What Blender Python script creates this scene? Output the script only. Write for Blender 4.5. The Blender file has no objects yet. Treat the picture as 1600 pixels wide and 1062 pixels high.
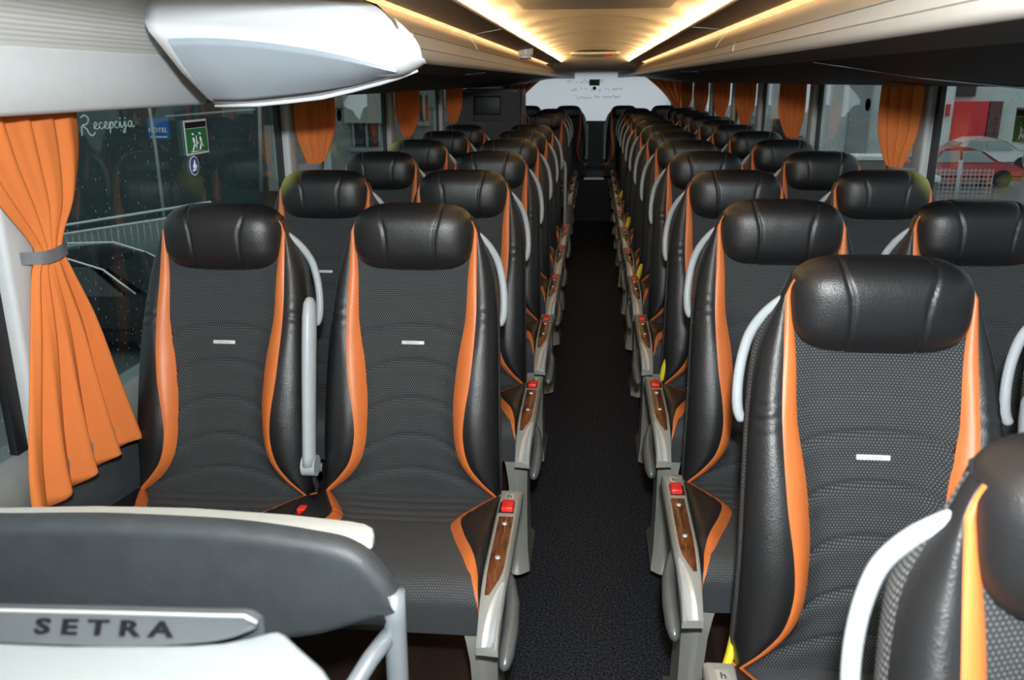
import bpy, bmesh, math, random
from mathutils import Vector, Matrix
random.seed(7)
SC = bpy.context.scene
COL = SC.collection
PI = math.pi
EYE = 1.60

# ------------------------------------------------------------------ materials
def mat(name):
    m = bpy.data.materials.new(name); m.use_nodes = True
    nt = m.node_tree
    return m, nt, nt.nodes['Principled BSDF'], nt.nodes['Material Output']

def N(nt, t, **k):
    n = nt.nodes.new(t)
    for a, v in k.items():
        if a.startswith('i_'):
            n.inputs[a[2:].replace('_', ' ')].default_value = v
        else:
            setattr(n, a, v)
    return n

def math_node(nt, op, a, b=None, c=None):
    n = nt.nodes.new('ShaderNodeMath'); n.operation = op
    for i, v in enumerate((a, b, c)):
        if v is None: continue
        if isinstance(v, (int, float)): n.inputs[i].default_value = v
        else: nt.links.new(v, n.inputs[i])
    return n.outputs[0]

def simple(name, col, rough=.5, metal=0.0, spec=.5, var=.12, nscale=30, bump=0.0, bscale=200, emit=None, es=0):
    m, nt, b, o = mat(name)
    tc = N(nt, 'ShaderNodeTexCoord')
    no = N(nt, 'ShaderNodeTexNoise'); no.inputs['Scale'].default_value = nscale; no.inputs['Detail'].default_value = 4
    nt.links.new(tc.outputs['Object'], no.inputs['Vector'])
    r = N(nt, 'ShaderNodeValToRGB')
    c0 = [max(0, c*(1-var)) for c in col]; c1 = [min(1, c*(1+var)) for c in col]
    r.color_ramp.elements[0].position = .3; r.color_ramp.elements[1].position = .7
    r.color_ramp.elements[0].color = (*c0, 1); r.color_ramp.elements[1].color = (*c1, 1)
    nt.links.new(no.outputs['Fac'], r.inputs['Fac'])
    nt.links.new(r.outputs['Color'], b.inputs['Base Color'])
    b.inputs['Roughness'].default_value = rough; b.inputs['Metallic'].default_value = metal
    b.inputs['Specular IOR Level'].default_value = spec
    if bump:
        n2 = N(nt, 'ShaderNodeTexNoise'); n2.inputs['Scale'].default_value = bscale; n2.inputs['Detail'].default_value = 3
        nt.links.new(tc.outputs['Object'], n2.inputs['Vector'])
        bp = N(nt, 'ShaderNodeBump'); bp.inputs['Strength'].default_value = bump; bp.inputs['Distance'].default_value = .002
        nt.links.new(n2.outputs['Fac'], bp.inputs['Height']); nt.links.new(bp.outputs['Normal'], b.inputs['Normal'])
    if emit:
        b.inputs['Emission Color'].default_value = (*emit, 1); b.inputs['Emission Strength'].default_value = es
    return m

def fabric(name, dark, light, pu, pv):
    m, nt, b, o = mat(name)
    uv = N(nt, 'ShaderNodeUVMap')
    sx = N(nt, 'ShaderNodeSeparateXYZ'); nt.links.new(uv.outputs['UV'], sx.inputs[0])
    u = math_node(nt, 'DIVIDE', sx.outputs[0], pu); v = math_node(nt, 'DIVIDE', sx.outputs[1], pv)
    row = math_node(nt, 'FLOOR', v)
    par = math_node(nt, 'MULTIPLY', math_node(nt, 'FLOORED_MODULO', row, 2.0), .5)
    fu = math_node(nt, 'ABSOLUTE', math_node(nt, 'SUBTRACT', math_node(nt, 'FRACT', math_node(nt, 'ADD', u, par)), .5))
    fv = math_node(nt, 'ABSOLUTE', math_node(nt, 'SUBTRACT', math_node(nt, 'FRACT', v), .5))
    d = math_node(nt, 'MAXIMUM', math_node(nt, 'MULTIPLY', fu, 1.0), math_node(nt, 'MULTIPLY', fv, .85))
    mk = N(nt, 'ShaderNodeMapRange'); mk.interpolation_type = 'SMOOTHSTEP'
    mk.inputs['From Min'].default_value = .32; mk.inputs['From Max'].default_value = .16
    nt.links.new(d, mk.inputs['Value'])
    mx = N(nt, 'ShaderNodeMix', data_type='RGBA')
    mx.inputs['A'].default_value = (*dark, 1); mx.inputs['B'].default_value = (*light, 1)
    nt.links.new(mk.outputs['Result'], mx.inputs['Factor'])
    nt.links.new(mx.outputs['Result'], b.inputs['Base Color'])
    bp = N(nt, 'ShaderNodeBump'); bp.inputs['Strength'].default_value = .35; bp.inputs['Distance'].default_value = .0015
    nt.links.new(mk.outputs['Result'], bp.inputs['Height']); nt.links.new(bp.outputs['Normal'], b.inputs['Normal'])
    b.inputs['Roughness'].default_value = .85; b.inputs['Specular IOR Level'].default_value = .25
    return m

def leather(name, col=(.012, .0122, .0135), painted_glow=None):
    m, nt, b, o = mat(name)
    tc = N(nt, 'ShaderNodeTexCoord')
    vo = N(nt, 'ShaderNodeTexVoronoi'); vo.inputs['Scale'].default_value = 420
    nt.links.new(tc.outputs['Object'], vo.inputs['Vector'])
    no = N(nt, 'ShaderNodeTexNoise'); no.inputs['Scale'].default_value = 14
    nt.links.new(tc.outputs['Object'], no.inputs['Vector'])
    h = math_node(nt, 'ADD', math_node(nt, 'MULTIPLY', vo.outputs['Distance'], .35), math_node(nt, 'MULTIPLY', no.outputs['Fac'], 2.0))
    bp = N(nt, 'ShaderNodeBump'); bp.inputs['Strength'].default_value = .22; bp.inputs['Distance'].default_value = .004
    nt.links.new(h, bp.inputs['Height']); nt.links.new(bp.outputs['Normal'], b.inputs['Normal'])
    b.inputs['Base Color'].default_value = (*col, 1)
    b.inputs['Roughness'].default_value = .42; b.inputs['Specular IOR Level'].default_value = .55
    if painted_glow:
        # yellow glow painted into the leather colour at the upper outer corner
        ob = N(nt, 'ShaderNodeVectorMath', operation='DISTANCE'); ob.inputs[1].default_value = painted_glow
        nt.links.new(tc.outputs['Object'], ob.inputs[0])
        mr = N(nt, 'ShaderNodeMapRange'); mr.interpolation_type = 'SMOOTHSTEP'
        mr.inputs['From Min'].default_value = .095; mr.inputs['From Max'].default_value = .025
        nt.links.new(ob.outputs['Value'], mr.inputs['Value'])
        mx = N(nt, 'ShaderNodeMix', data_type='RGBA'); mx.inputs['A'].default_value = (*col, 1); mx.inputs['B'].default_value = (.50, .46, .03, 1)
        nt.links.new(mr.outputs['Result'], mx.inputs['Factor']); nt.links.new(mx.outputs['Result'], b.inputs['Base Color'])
    return m

def wood(name, c0, c1, scale=(60, 4, 60), rough=.3, coord='Object'):
    m, nt, b, o = mat(name)
    tc = N(nt, 'ShaderNodeTexCoord'); mp = N(nt, 'ShaderNodeMapping'); mp.inputs['Scale'].default_value = scale
    nt.links.new(tc.outputs[coord], mp.inputs['Vector'])
    no = N(nt, 'ShaderNodeTexNoise'); no.inputs['Scale'].default_value = 1.5; no.inputs['Detail'].default_value = 6; no.inputs['Distortion'].default_value = .6
    nt.links.new(mp.outputs[0], no.inputs['Vector'])
    r = N(nt, 'ShaderNodeValToRGB'); r.color_ramp.elements[0].position = .35; r.color_ramp.elements[1].position = .65
    r.color_ramp.elements[0].color = (*c0, 1); r.color_ramp.elements[1].color = (*c1, 1)
    nt.links.new(no.outputs['Fac'], r.inputs['Fac']); nt.links.new(r.outputs['Color'], b.inputs['Base Color'])
    b.inputs['Roughness'].default_value = rough
    return m

def carpet_mat():
    m, nt, b, o = mat('carpet')
    tc = N(nt, 'ShaderNodeTexCoord')
    no = N(nt, 'ShaderNodeTexNoise'); no.inputs['Scale'].default_value = 150; no.inputs['Detail'].default_value = 5; no.inputs['Roughness'].default_value = .8
    nt.links.new(tc.outputs['Object'], no.inputs['Vector'])
    r = N(nt, 'ShaderNodeValToRGB'); r.color_ramp.elements[0].position = .45; r.color_ramp.elements[1].position = .68
    r.color_ramp.elements[0].color = (.006, .0068, .009, 1); r.color_ramp.elements[1].color = (.105, .118, .145, 1)
    nt.links.new(no.outputs['Fac'], r.inputs['Fac']); nt.links.new(r.outputs['Color'], b.inputs['Base Color'])
    bp = N(nt, 'ShaderNodeBump'); bp.inputs['Strength'].default_value = .6; bp.inputs['Distance'].default_value = .004
    nt.links.new(no.outputs['Fac'], bp.inputs['Height']); nt.links.new(bp.outputs['Normal'], b.inputs['Normal'])
    b.inputs['Roughness'].default_value = .95; b.inputs['Specular IOR Level'].default_value = .1
    return m

def cloth_mat(name, col, trans=.35):
    m, nt, b, o = mat(name)
    tc = N(nt, 'ShaderNodeTexCoord')
    wv = N(nt, 'ShaderNodeTexNoise'); wv.inputs['Scale'].default_value = 260
    nt.links.new(tc.outputs['Object'], wv.inputs['Vector'])
    bp = N(nt, 'ShaderNodeBump'); bp.inputs['Strength'].default_value = .15; bp.inputs['Distance'].default_value = .001
    nt.links.new(wv.outputs['Fac'], bp.inputs['Height']); nt.links.new(bp.outputs['Normal'], b.inputs['Normal'])
    b.inputs['Base Color'].default_value = (*col, 1); b.inputs['Roughness'].default_value = .8; b.inputs['Specular IOR Level'].default_value = .15
    tr = N(nt, 'ShaderNodeBsdfTranslucent'); tr.inputs['Color'].default_value = (*col, 1)
    mx = N(nt, 'ShaderNodeMixShader'); mx.inputs[0].default_value = trans
    nt.links.new(b.outputs[0], mx.inputs[1]); nt.links.new(tr.outputs[0], mx.inputs[2]); nt.links.new(mx.outputs[0], o.inputs['Surface'])
    return m

def glass_mat(name, tint):
    m, nt, b, o = mat(name)
    nt.nodes.remove(b)
    t = N(nt, 'ShaderNodeBsdfTransparent'); t.inputs['Color'].default_value = (*tint, 1)
    g = N(nt, 'ShaderNodeBsdfGlossy'); g.inputs['Roughness'].default_value = .0; g.inputs['Color'].default_value = (1, 1, 1, 1)
    f = N(nt, 'ShaderNodeFresnel'); ge = N(nt, 'ShaderNodeNewGeometry')
    # the same reflectance seen from either face of the pane
    nt.links.new(math_node(nt, 'ADD', 1.5, math_node(nt, 'MULTIPLY', ge.outputs['Backfacing'], 1/1.5-1.5)), f.inputs['IOR'])
    # rain drops: tiny specks on the pane
    tc = N(nt, 'ShaderNodeTexCoord')
    vo = N(nt, 'ShaderNodeTexVoronoi'); vo.inputs['Scale'].default_value = 45
    nt.links.new(tc.outputs['Object'], vo.inputs['Vector'])
    bp = N(nt, 'ShaderNodeBump'); bp.inputs['Strength'].default_value = .02
    mx = N(nt, 'ShaderNodeMixShader')
    nt.links.new(f.outputs[0], mx.inputs[0]); nt.links.new(t.outputs[0], mx.inputs[1]); nt.links.new(g.outputs[0], mx.inputs[2])
    df = N(nt, 'ShaderNodeBsdfDiffuse'); df.inputs['Color'].default_value = (.55, .6, .6, 1)
    mr = N(nt, 'ShaderNodeMapRange'); mr.inputs['From Min'].default_value = .16; mr.inputs['From Max'].default_value = .06; mr.inputs['To Max'].default_value = .35
    nt.links.new(vo.outputs['Distance'], mr.inputs['Value'])
    m2 = N(nt, 'ShaderNodeMixShader'); nt.links.new(mr.outputs['Result'], m2.inputs[0]); nt.links.new(mx.outputs[0], m2.inputs[1]); nt.links.new(df.outputs[0], m2.inputs[2])
    nt.links.new(m2.outputs[0], o.inputs['Surface'])
    return m

def emitter(name, col, strength, var=0):
    m, nt, b, o = mat(name)
    nt.nodes.remove(b)
    e = N(nt, 'ShaderNodeEmission'); e.inputs['Color'].default_value = (*col, 1); e.inputs['Strength'].default_value = strength
    if var:
        tc = N(nt, 'ShaderNodeTexCoord'); mp = N(nt, 'ShaderNodeMapping'); mp.inputs['Scale'].default_value = (8, 2.2, 8)
        nt.links.new(tc.outputs['Object'], mp.inputs['Vector'])
        no = N(nt, 'ShaderNodeTexNoise'); no.inputs['Scale'].default_value = 4; nt.links.new(mp.outputs[0], no.inputs['Vector'])
        mr = N(nt, 'ShaderNodeMapRange'); mr.inputs['To Min'].default_value = strength*(1-var); mr.inputs['To Max'].default_value = strength*(1+var)
        nt.links.new(no.outputs['Fac'], mr.inputs['Value']); nt.links.new(mr.outputs['Result'], e.inputs['Strength'])
    nt.links.new(e.outputs[0], o.inputs['Surface'])
    return m

def led_mat():
    m, nt, b, o = mat('warm led'); nt.nodes.remove(b)
    e = N(nt, 'ShaderNodeEmission'); e.inputs['Color'].default_value = (1, .66, .32, 1)
    tc = N(nt, 'ShaderNodeTexCoord'); sx = N(nt, 'ShaderNodeSeparateXYZ'); nt.links.new(tc.outputs['Object'], sx.inputs[0])
    # spaced lamps: brighter and dimmer along the strip
    wv = math_node(nt, 'MULTIPLY_ADD', math_node(nt, 'SINE', math_node(nt, 'MULTIPLY', sx.outputs[1], 2*PI/.55)), LEDP*.45, LEDP)
    ge = N(nt, 'ShaderNodeNewGeometry')
    nt.links.new(math_node(nt, 'MULTIPLY', wv, math_node(nt, 'SUBTRACT', 1.0, ge.outputs['Backfacing'])), e.inputs['Strength'])
    nt.links.new(e.outputs[0], o.inputs['Surface'])
    return m
LEDP = 60
def stripes_mat(name, col, period, axis, depth, rough=.5):
    m, nt, b, o = mat(name)
    tc = N(nt, 'ShaderNodeTexCoord'); sx = N(nt, 'ShaderNodeSeparateXYZ'); nt.links.new(tc.outputs['Object'], sx.inputs[0])
    s = math_node(nt, 'SINE', math_node(nt, 'MULTIPLY', sx.outputs[axis], 2*PI/period))
    bp = N(nt, 'ShaderNodeBump'); bp.inputs['Strength'].default_value = 1; bp.inputs['Distance'].default_value = depth
    nt.links.new(s, bp.inputs['Height']); nt.links.new(bp.outputs['Normal'], b.inputs['Normal'])
    b.inputs['Base Color'].default_value = (*col, 1); b.inputs['Roughness'].default_value = rough
    return m

def planks_mat():
    m, nt, b, o = mat('plank floor')
    tc = N(nt, 'ShaderNodeTexCoord'); sx = N(nt, 'ShaderNodeSeparateXYZ'); nt.links.new(tc.outputs['Object'], sx.inputs[0])
    cell = math_node(nt, 'FLOOR', math_node(nt, 'DIVIDE', sx.outputs[0], .07))
    wn = N(nt, 'ShaderNodeTexWhiteNoise'); wn.noise_dimensions = '1D'; nt.links.new(cell, wn.inputs['W'])
    mp = N(nt, 'ShaderNodeMapping'); mp.inputs['Scale'].default_value = (60, 5, 60); nt.links.new(tc.outputs['Object'], mp.inputs['Vector'])
    no = N(nt, 'ShaderNodeTexNoise'); no.inputs['Scale'].default_value = 1.2; no.inputs['Detail'].default_value = 5; nt.links.new(mp.outputs[0], no.inputs['Vector'])
    f = math_node(nt, 'ADD', math_node(nt, 'MULTIPLY', wn.outputs['Value'], .6), math_node(nt, 'MULTIPLY', no.outputs['Fac'], .5))
    r = N(nt, 'ShaderNodeValToRGB'); r.color_ramp.elements[0].color = (.012, .006, .005, 1); r.color_ramp.elements[1].color = (.05, .027, .02, 1)
    nt.links.new(f, r.inputs['Fac']); nt.links.new(r.outputs['Color'], b.inputs['Base Color']); b.inputs['Roughness'].default_value = .45
    return m

ORANGE = (.60, .155, .035)
M = dict(
    leather=leather('black leather', (.0095, .0098, .011)), orange=simple('orange leather', ORANGE, .45, var=.05, nscale=12, bump=.1, bscale=300),
    fab=fabric('dotted fabric', (.020, .0215, .023), (.094, .101, .107), .0056, .0046),
    cush=fabric('cushion fabric', (.036, .038, .041), (.100, .105, .112), .0056, .0046),
    edge=fabric('herringbone edging', (.02, .02, .021), (.16, .16, .16), .004, .006),
    shell=simple('seat back shell', (.012, .012, .013), .55, bump=.1),
    white=simple('white grey plastic', (.42, .455, .475), .38, var=.02),
    grey=simple('warm grey plastic', (.29, .285, .26), .38, var=.03),
    silver=simple('silver trim', (.70, .70, .68), .28, .55, var=.03),
    steel=simple('grey painted metal', (.33, .36, .38), .35, .25, var=.04),
    gun=simple('gunmetal rail', (.16, .17, .17), .3, .4, var=.05),
    walnut=wood('walnut inlay', (.045, .013, .005), (.17, .055, .02), (90, 9, 90), .22),
    red=simple('red button', (.75, .025, .015), .3, var=.04),
    black=simple('black plastic', (.008, .008, .009), .45, var=.1),
    ink=simple('black ink', (.004, .004, .005), .7, spec=.1),
    badge=simple('badge metal', (.60, .61, .60), .4, .0, var=.05),
    yellow=simple('yellow webbing', (.80, .62, .02), .6, var=.06, bump=.2),
    carpet=carpet_mat(), planks=planks_mat(),
    podside=simple('podium side', (.02, .02, .022), .7),
    wallgrey=simple('side lining', (.055, .062, .068), .6, bump=.1),
    sill=simple('grey sill', (.20, .22, .22), .5, var=.04),
    pillar=simple('pale pillar', (.55, .57, .57), .5, var=.03),
    seal=simple('black window seal', (.006, .006, .008), .5),
    panel=simple('pale grey panel', (.76, .78, .78), .45, var=.02, bump=.03),
    ribbed=stripes_mat('ribbed panel', (.80, .79, .74), .0085, 2, .0004),
    ceil=simple('cream ceiling', (.92, .82, .65), .6, var=.03, nscale=3),
    rackwhite=simple('rack front panel', (.64, .60, .54), .38, var=.02),
    rackbeige=simple('rack beige band', (.62, .50, .36), .45, var=.03),
    brown=simple('brown service panel', (.20, .15, .105), .45, var=.05),
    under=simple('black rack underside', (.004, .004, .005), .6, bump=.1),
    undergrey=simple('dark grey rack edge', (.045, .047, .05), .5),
    pod=simple('white glossy pod', (.78, .80, .81), .28, var=.01),
    podface=simple('pale blue grey screen lid', (.40, .46, .51), .3, var=.02),
    padded=simple('grey padded vinyl', (.038, .045, .050), .5, bump=.25, bscale=500),
    tube=simple('silver grey tube', (.30, .33, .36), .3, .35, var=.03),
    table=simple('cream table', (.58, .575, .53), .35, var=.01),
    console=simple('white console lid', (.215, .235, .245), .3, var=.01),
    band=simple('grey band', (.042, .048, .053), .55, .0, var=.03),
    curtain=cloth_mat('orange curtain', (.74, .21, .055), .05),
    tie=simple('grey tieback', (.14, .15, .16), .6),
    glassL=glass_mat('tinted glass', (.70, .78, .76)), glassR=glass_mat('rainy glass', (.80, .85, .84)),
    led=led_mat(), ledlip=simple('cream lip', (.6, .5, .36), .5), strip=emitter('wood patterned strip light', (1, .62, .27), 1.5, .35),
    green=simple('green sign', (.02, .20, .07), .5, var=.05), signwhite=simple('sign white', (.75, .78, .76), .5, var=.02),
    blue=simple('blue sticker', (.04, .10, .40), .5, var=.05),
    dark=simple('dark grey cabin', (.030, .032, .036), .55, bump=.1),
    chrome=simple('chrome', (.75, .76, .76), .15, 1.0, var=.02),
)

# ------------------------------------------------------------------ mesh helpers
def mesh_obj(name, verts, faces, m, parent=None, smooth=True, uvs=None, autosharp=None):
    me = bpy.data.meshes.new(name)
    me.from_pydata([tuple(v) for v in verts], [], faces)
    if uvs:
        ul = me.uv_layers.new(name='UVMap')
        for l in me.loops: ul.data[l.index].uv = uvs[l.vertex_index]
    if smooth:
        for p in me.polygons: p.use_smooth = True
    me.materials.append(m)
    me.update()
    if autosharp: me.set_sharp_from_angle(angle=autosharp)
    o = bpy.data.objects.new(name, me); COL.objects.link(o)
    if parent: o.parent = parent
    return o

class MB:
    def __init__(s): s.v = []; s.f = []; s.uv = []
    def add(s, vs, fs, uvs=None):
        b = len(s.v); s.v += [tuple(v) for v in vs]; s.f += [tuple(i+b for i in f) for f in fs]
        s.uv += uvs if uvs else [(v[0]+v[1], v[2]) for v in vs]
    def grid(s, rows, flip=False, close=False, uvs=None):
        n = len(rows[0]); vs = [p for r in rows for p in r]; fs = []
        for i in range(len(rows)-1):
            for j in range(n if close else n-1):
                k = (j+1) % n
                q = (i*n+j, i*n+k, (i+1)*n+k, (i+1)*n+j)
                fs.append(q[::-1] if flip else q)
        s.add(vs, fs, [u for r in uvs for u in r] if uvs else None)
        return s
    def box(s, x0, x1, y0, y1, z0, z1):
        vs = [(x, y, z) for z in (z0, z1) for y in (y0, y1) for x in (x0, x1)]
        s.add(vs, [(0, 2, 3, 1), (4, 5, 7, 6), (0, 1, 5, 4), (2, 6, 7, 3), (0, 4, 6, 2), (1, 3, 7, 5)])
        return s
    def tube(s, pts, r, seg=12, sx=1.0, sy=1.0, cap=True):
        P = [Vector(p) for p in pts]; rows = []
        t0 = (P[1]-P[0]).normalized()
        ref = Vector((0, 0, 1)) if abs(t0.z) < .9 else Vector((0, 1, 0))
        nrm = (ref - t0*ref.dot(t0)).normalized()
        for i, p in enumerate(P):
            t = (P[min(i+1, len(P)-1)]-P[max(i-1, 0)]).normalized()
            nrm = (nrm - t*nrm.dot(t)).normalized(); bn = t.cross(nrm)
            rr = r[i] if isinstance(r, (list, tuple)) else r
            rows.append([tuple(p + nrm*math.cos(a)*rr*sx + bn*math.sin(a)*rr*sy) for a in [2*PI*k/seg for k in range(seg)]])
        b = len(s.v); s.grid(rows, close=True)
        if cap:
            s.f.append(tuple(b+k for k in range(seg))[::-1]); e = b+(len(P)-1)*seg; s.f.append(tuple(e+k for k in range(seg)))
        return s
    def lathe(s, cx, cy, prof, seg=20):
        rows = [[(cx+r*math.cos(2*PI*k/seg), cy+r*math.sin(2*PI*k/seg), z) for k in range(seg)] for r, z in prof]
        return s.grid(rows, close=True)
    def build(s, name, m, parent=None, smooth=True, sharp=None):
        return mesh_obj(name, s.v, s.f, m, parent, smooth, s.uv, sharp)

def rbox(name, x0, x1, y0, y1, z0, z1, r, m, parent=None, seg=3, fn=None):
    bm = bmesh.new(); bmesh.ops.create_cube(bm, size=1)
    for v in bm.verts: v.co = Vector(((x0+x1)/2+v.co.x*(x1-x0), (y0+y1)/2+v.co.y*(y1-y0), (z0+z1)/2+v.co.z*(z1-z0)))
    bmesh.ops.bevel(bm, geom=list(bm.edges), offset=r, segments=seg, profile=.5, affect='EDGES')
    if fn:
        for v in bm.verts: v.co = Vector(fn(*v.co))
    me = bpy.data.meshes.new(name); bm.to_mesh(me); bm.free()
    for p in me.polygons: p.use_smooth = True
    me.set_sharp_from_angle(angle=.9)
    me.materials.append(m); o = bpy.data.objects.new(name, me); COL.objects.link(o)
    if parent: o.parent = parent
    return o

def prism(name, outline, thick, place, m, parent=None, bev=.004, seg=2):
    """solid plate: outline (2-D list) extruded by thick; place(a, b, t) -> 3-D point."""
    bm = bmesh.new()
    f0 = [bm.verts.new(place(a, b, 0)) for a, b in outline]
    f = bm.faces.new(f0)
    g = bmesh.ops.extrude_face_region(bm, geom=[f])
    nv = [e for e in g['geom'] if isinstance(e, bmesh.types.BMVert)]
    d = Vector(place(0, 0, thick))-Vector(place(0, 0, 0))
    for v in nv: v.co += d
    bmesh.ops.recalc_face_normals(bm, faces=bm.faces[:])
    if bev:
        es = [e for e in bm.edges if len(e.link_faces) == 2 and e.link_faces[0].normal.angle(e.link_faces[1].normal) > .9]
        bmesh.ops.bevel(bm, geom=es, offset=bev, segments=seg, profile=.5, affect='EDGES')
    me = bpy.data.meshes.new(name); bm.to_mesh(me); bm.free()
    for p in me.polygons: p.use_smooth = True
    me.set_sharp_from_angle(angle=.7)
    me.materials.append(m); o = bpy.data.objects.new(name, me); COL.objects.link(o)
    if parent: o.parent = parent
    return o

def text_mesh(s, size, m, name, parent=None, matrix=None, extrude=.001, sx=1.0, mirror=False, shear=0.0, space=1.0, offset=0.0):
    cu = bpy.data.curves.new(name, 'FONT'); cu.body = s; cu.size = size; cu.extrude = extrude; cu.align_x = 'CENTER'; cu.align_y = 'CENTER'
    cu.resolution_u = 3; cu.shear = shear; cu.space_character = space; cu.offset = offset
    o = bpy.data.objects.new(name, cu); COL.objects.link(o)
    dg = bpy.context.evaluated_depsgraph_get()
    me = bpy.data.meshes.new_from_object(o.evaluated_get(dg)); COL.objects.unlink(o); bpy.data.objects.remove(o)
    me.name = name
    for v in me.vertices:
        c = v.co.copy(); c.x *= -sx if mirror else sx
        v.co = matrix @ c if matrix else c
    me.materials.clear(); me.materials.append(m)
    r = bpy.data.objects.new(name, me); COL.objects.link(r)
    if parent: r.parent = parent
    return r

def frame(o, xd, yd):
    """matrix with text x axis xd, y axis yd at point o"""
    x = Vector(xd).normalized(); y = Vector(yd).normalized(); z = x.cross(y)
    return Matrix(((x.x, y.x, z.x, o[0]), (x.y, y.y, z.y, o[1]), (x.z, y.z, z.z, o[2]), (0, 0, 0, 1)))

def tag(o, label=None, cat=None, group=None, kind=None):
    if label: o['label'] = label
    if cat: o['category'] = cat
    if group: o['group'] = group
    if kind: o['kind'] = kind
    return o
def thing(name, label, cat, loc=(0, 0, 0), group=None):
    o = bpy.data.objects.new(name, None); COL.objects.link(o); o.location = loc; o.empty_display_size = .1
    return tag(o, label, cat, group)
def struct(o): o['kind'] = 'structure'; return o
KIDS = {}
def copy_tree(o, parent=None):
    c = o.copy(); COL.objects.link(c)
    if parent: c.parent = parent
    for ch in o.children: copy_tree(ch, c)
    return c

def cr(xs, ys, x):
    """Catmull-Rom style smooth interpolation of a table"""
    if x <= xs[0]: return ys[0]
    if x >= xs[-1]: return ys[-1]
    i = max(k for k in range(len(xs)-1) if xs[k] <= x)
    h = xs[i+1]-xs[i]; t = (x-xs[i])/h
    def sl(k):
        if k == 0: return (ys[1]-ys[0])/(xs[1]-xs[0])
        if k == len(xs)-1: return (ys[-1]-ys[-2])/(xs[-1]-xs[-2])
        return (ys[k+1]-ys[k-1])/(xs[k+1]-xs[k-1])
    m0, m1 = sl(i)*h, sl(i+1)*h
    return (2*t**3-3*t*t+1)*ys[i]+(t**3-2*t*t+t)*m0+(-2*t**3+3*t*t)*ys[i+1]+(t**3-t*t)*m1
def sm(t): t = min(1, max(0, t)); return t*t*(3-2*t)

# ------------------------------------------------------------------ the bus seat
Zs = [.43, .46, .52, .64, .80, .89, .99, 1.06, 1.09, 1.12]
Ws = [.210, .217, .219, .216, .211, .206, .194, .172, .160, .146]
OZ = [.43, .465, .482, .505, .55, .61, .67, .765, .89, 1.0, 1.09]
OX = [.216, .215, .203, .181, .149, .134, .136, .150, .1585, .157, .156]
IZ = [.43, .456, .470, .505, .55, .61, .70, .795, .89, 1.0, 1.09]
IX = [.214, .213, .193, .154, .123, .109, .106, .115, .131, .136, .146]
YZ = [.43, .55, .65, .80, .95, 1.11]
YY = [-.172, -.166, -.150, -.112, -.070, -.030]
BZ = [.43, .6, .8, 1.0, 1.11]
BB = [.030, .048, .040, .016, .006]
NV = 150
ZR = [.43+.69*i/NV for i in range(NV+1)]
def Wd(z): return cr(Zs, Ws, z)
def So(z): return min(cr(OZ, OX, z), Wd(z)-.003)
def Si(z): return min(cr(IZ, IX, z), So(z)-.003)
def back_y(x, z):
    a = abs(x); y = cr(YZ, YY, z)
    y += .010*(1-min(1, (a/.12)**2))
    y -= cr(BZ, BB, z)*sm((a-Si(z)+.035)/(.085))
    return y
ARCS = [(.935, .018, .4), (.868, .014, 1), (.785, .022, 1), (.695, .028, 1), (.605, .030, 1), (.520, .018, .8)]
def crease(x, z):
    y = 0
    for zc, arch, s in ARCS:
        d = z-(zc-arch*(x/.11)**2)
        y += s*(.0075*math.exp(-(d/.0048)**2)-.0030*math.exp(-((d+.020)/.014)**2))
    return y
def strip(fa, fb, n, fn, zr=ZR, flip=False):
    rows, uvs = [], []
    for z in zr:
        a, b = fa(z), fb(z); r = []; u = []
        for j in range(n+1):
            x = a+(b-a)*j/n
            r.append((x, fn(x, z), z)); u.append((x, z*1.02))
        rows.append(r); uvs.append(u)
    mb = MB(); mb.grid(rows, flip=flip, uvs=uvs); return mb

def yroll(s): return 1-math.sqrt(max(0, 1-s*s))
def bolster_rows(sg):
    rows, uvs = [], []
    for z in ZR:
        o, w = So(z), Wd(z); r = []
        y0 = back_y(o, z)
        for j in range(11):
            th = j/10*PI/2
            x = o+(w-o)*math.sin(th)
            y = back_y(x, z)+.052*(1-.6*sm((z-1.0)/.11))*(1-math.cos(th))**1.2
            # soft wrinkles in the wing leather
            y += .0022*math.sin(j/10*PI)*math.exp(-((z-.90)/.03)**2)*math.sin(z*260+j*.5)
            r.append((sg*x, y, z))
        rows.append(r); uvs.append([(p[0], p[2]) for p in r])
    return rows, uvs
def edge_y(z): return back_y(Wd(z), z)+.052*(1-.6*sm((z-1.0)/.11))

def thin(z): return 1-.85*sm((z-1.0)/.11)
# cushion: parameter t 0 rear .. 1 front edge, then over the front
CT = [0, .05, .12, .25, .42, .60, .78, .90, 1.0]
CO = [.224, .212, .190, .157, .128, .146, .176, .198, .2255]
CI = [.2265, .220, .208, .182, .152, .168, .198, .2165, .2267]
CW = .228
def c_path(t):
    if t <= .93:
        return (-.150-.475*t, .455+.045*sm(t/.9))
    u = (t-.93)/.07
    if u <= 1.0:
        a = u*PI/2
        return (-.150-.475*.93-.045*math.sin(a), .455+.045-.04*(1-math.cos(a)))
    return (-.150-.475*.93-.045+.012*(u-1), .46-.055*(u-1))
TR = [.93*i/60 for i in range(61)]+[.93+.07*i/8 for i in range(1, 9)]+[1.0+.07*k/4 for k in range(1, 7)]
def cO(t): return min(cr(CT, CO, t), CW-.003)
def cI(t): return min(max(cr(CT, CI, t), cO(t)+.0008), CW-.0015)
def c_pt(x, t):
    y, z = c_path(t); a = abs(x)
    if t <= 1:
        wgt = sm((a-cO(t)+.015)/.05) if t < .95 else 0
        bl = sm((.95-t)/.15)
        z += .020*wgt*bl - .006*(1-min(1, (a/.13)**2))
        for tc in (.10, .19, .28, .36):
            d = (t-tc-.02*(a/.15)**2)
            z -= .0045*math.exp(-(d/.010)**2)*max(0, 1-(a/.19)**6)
        z -= .010*max(0, (a-.205)/.023)**2
    return (x, y, z)
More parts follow.
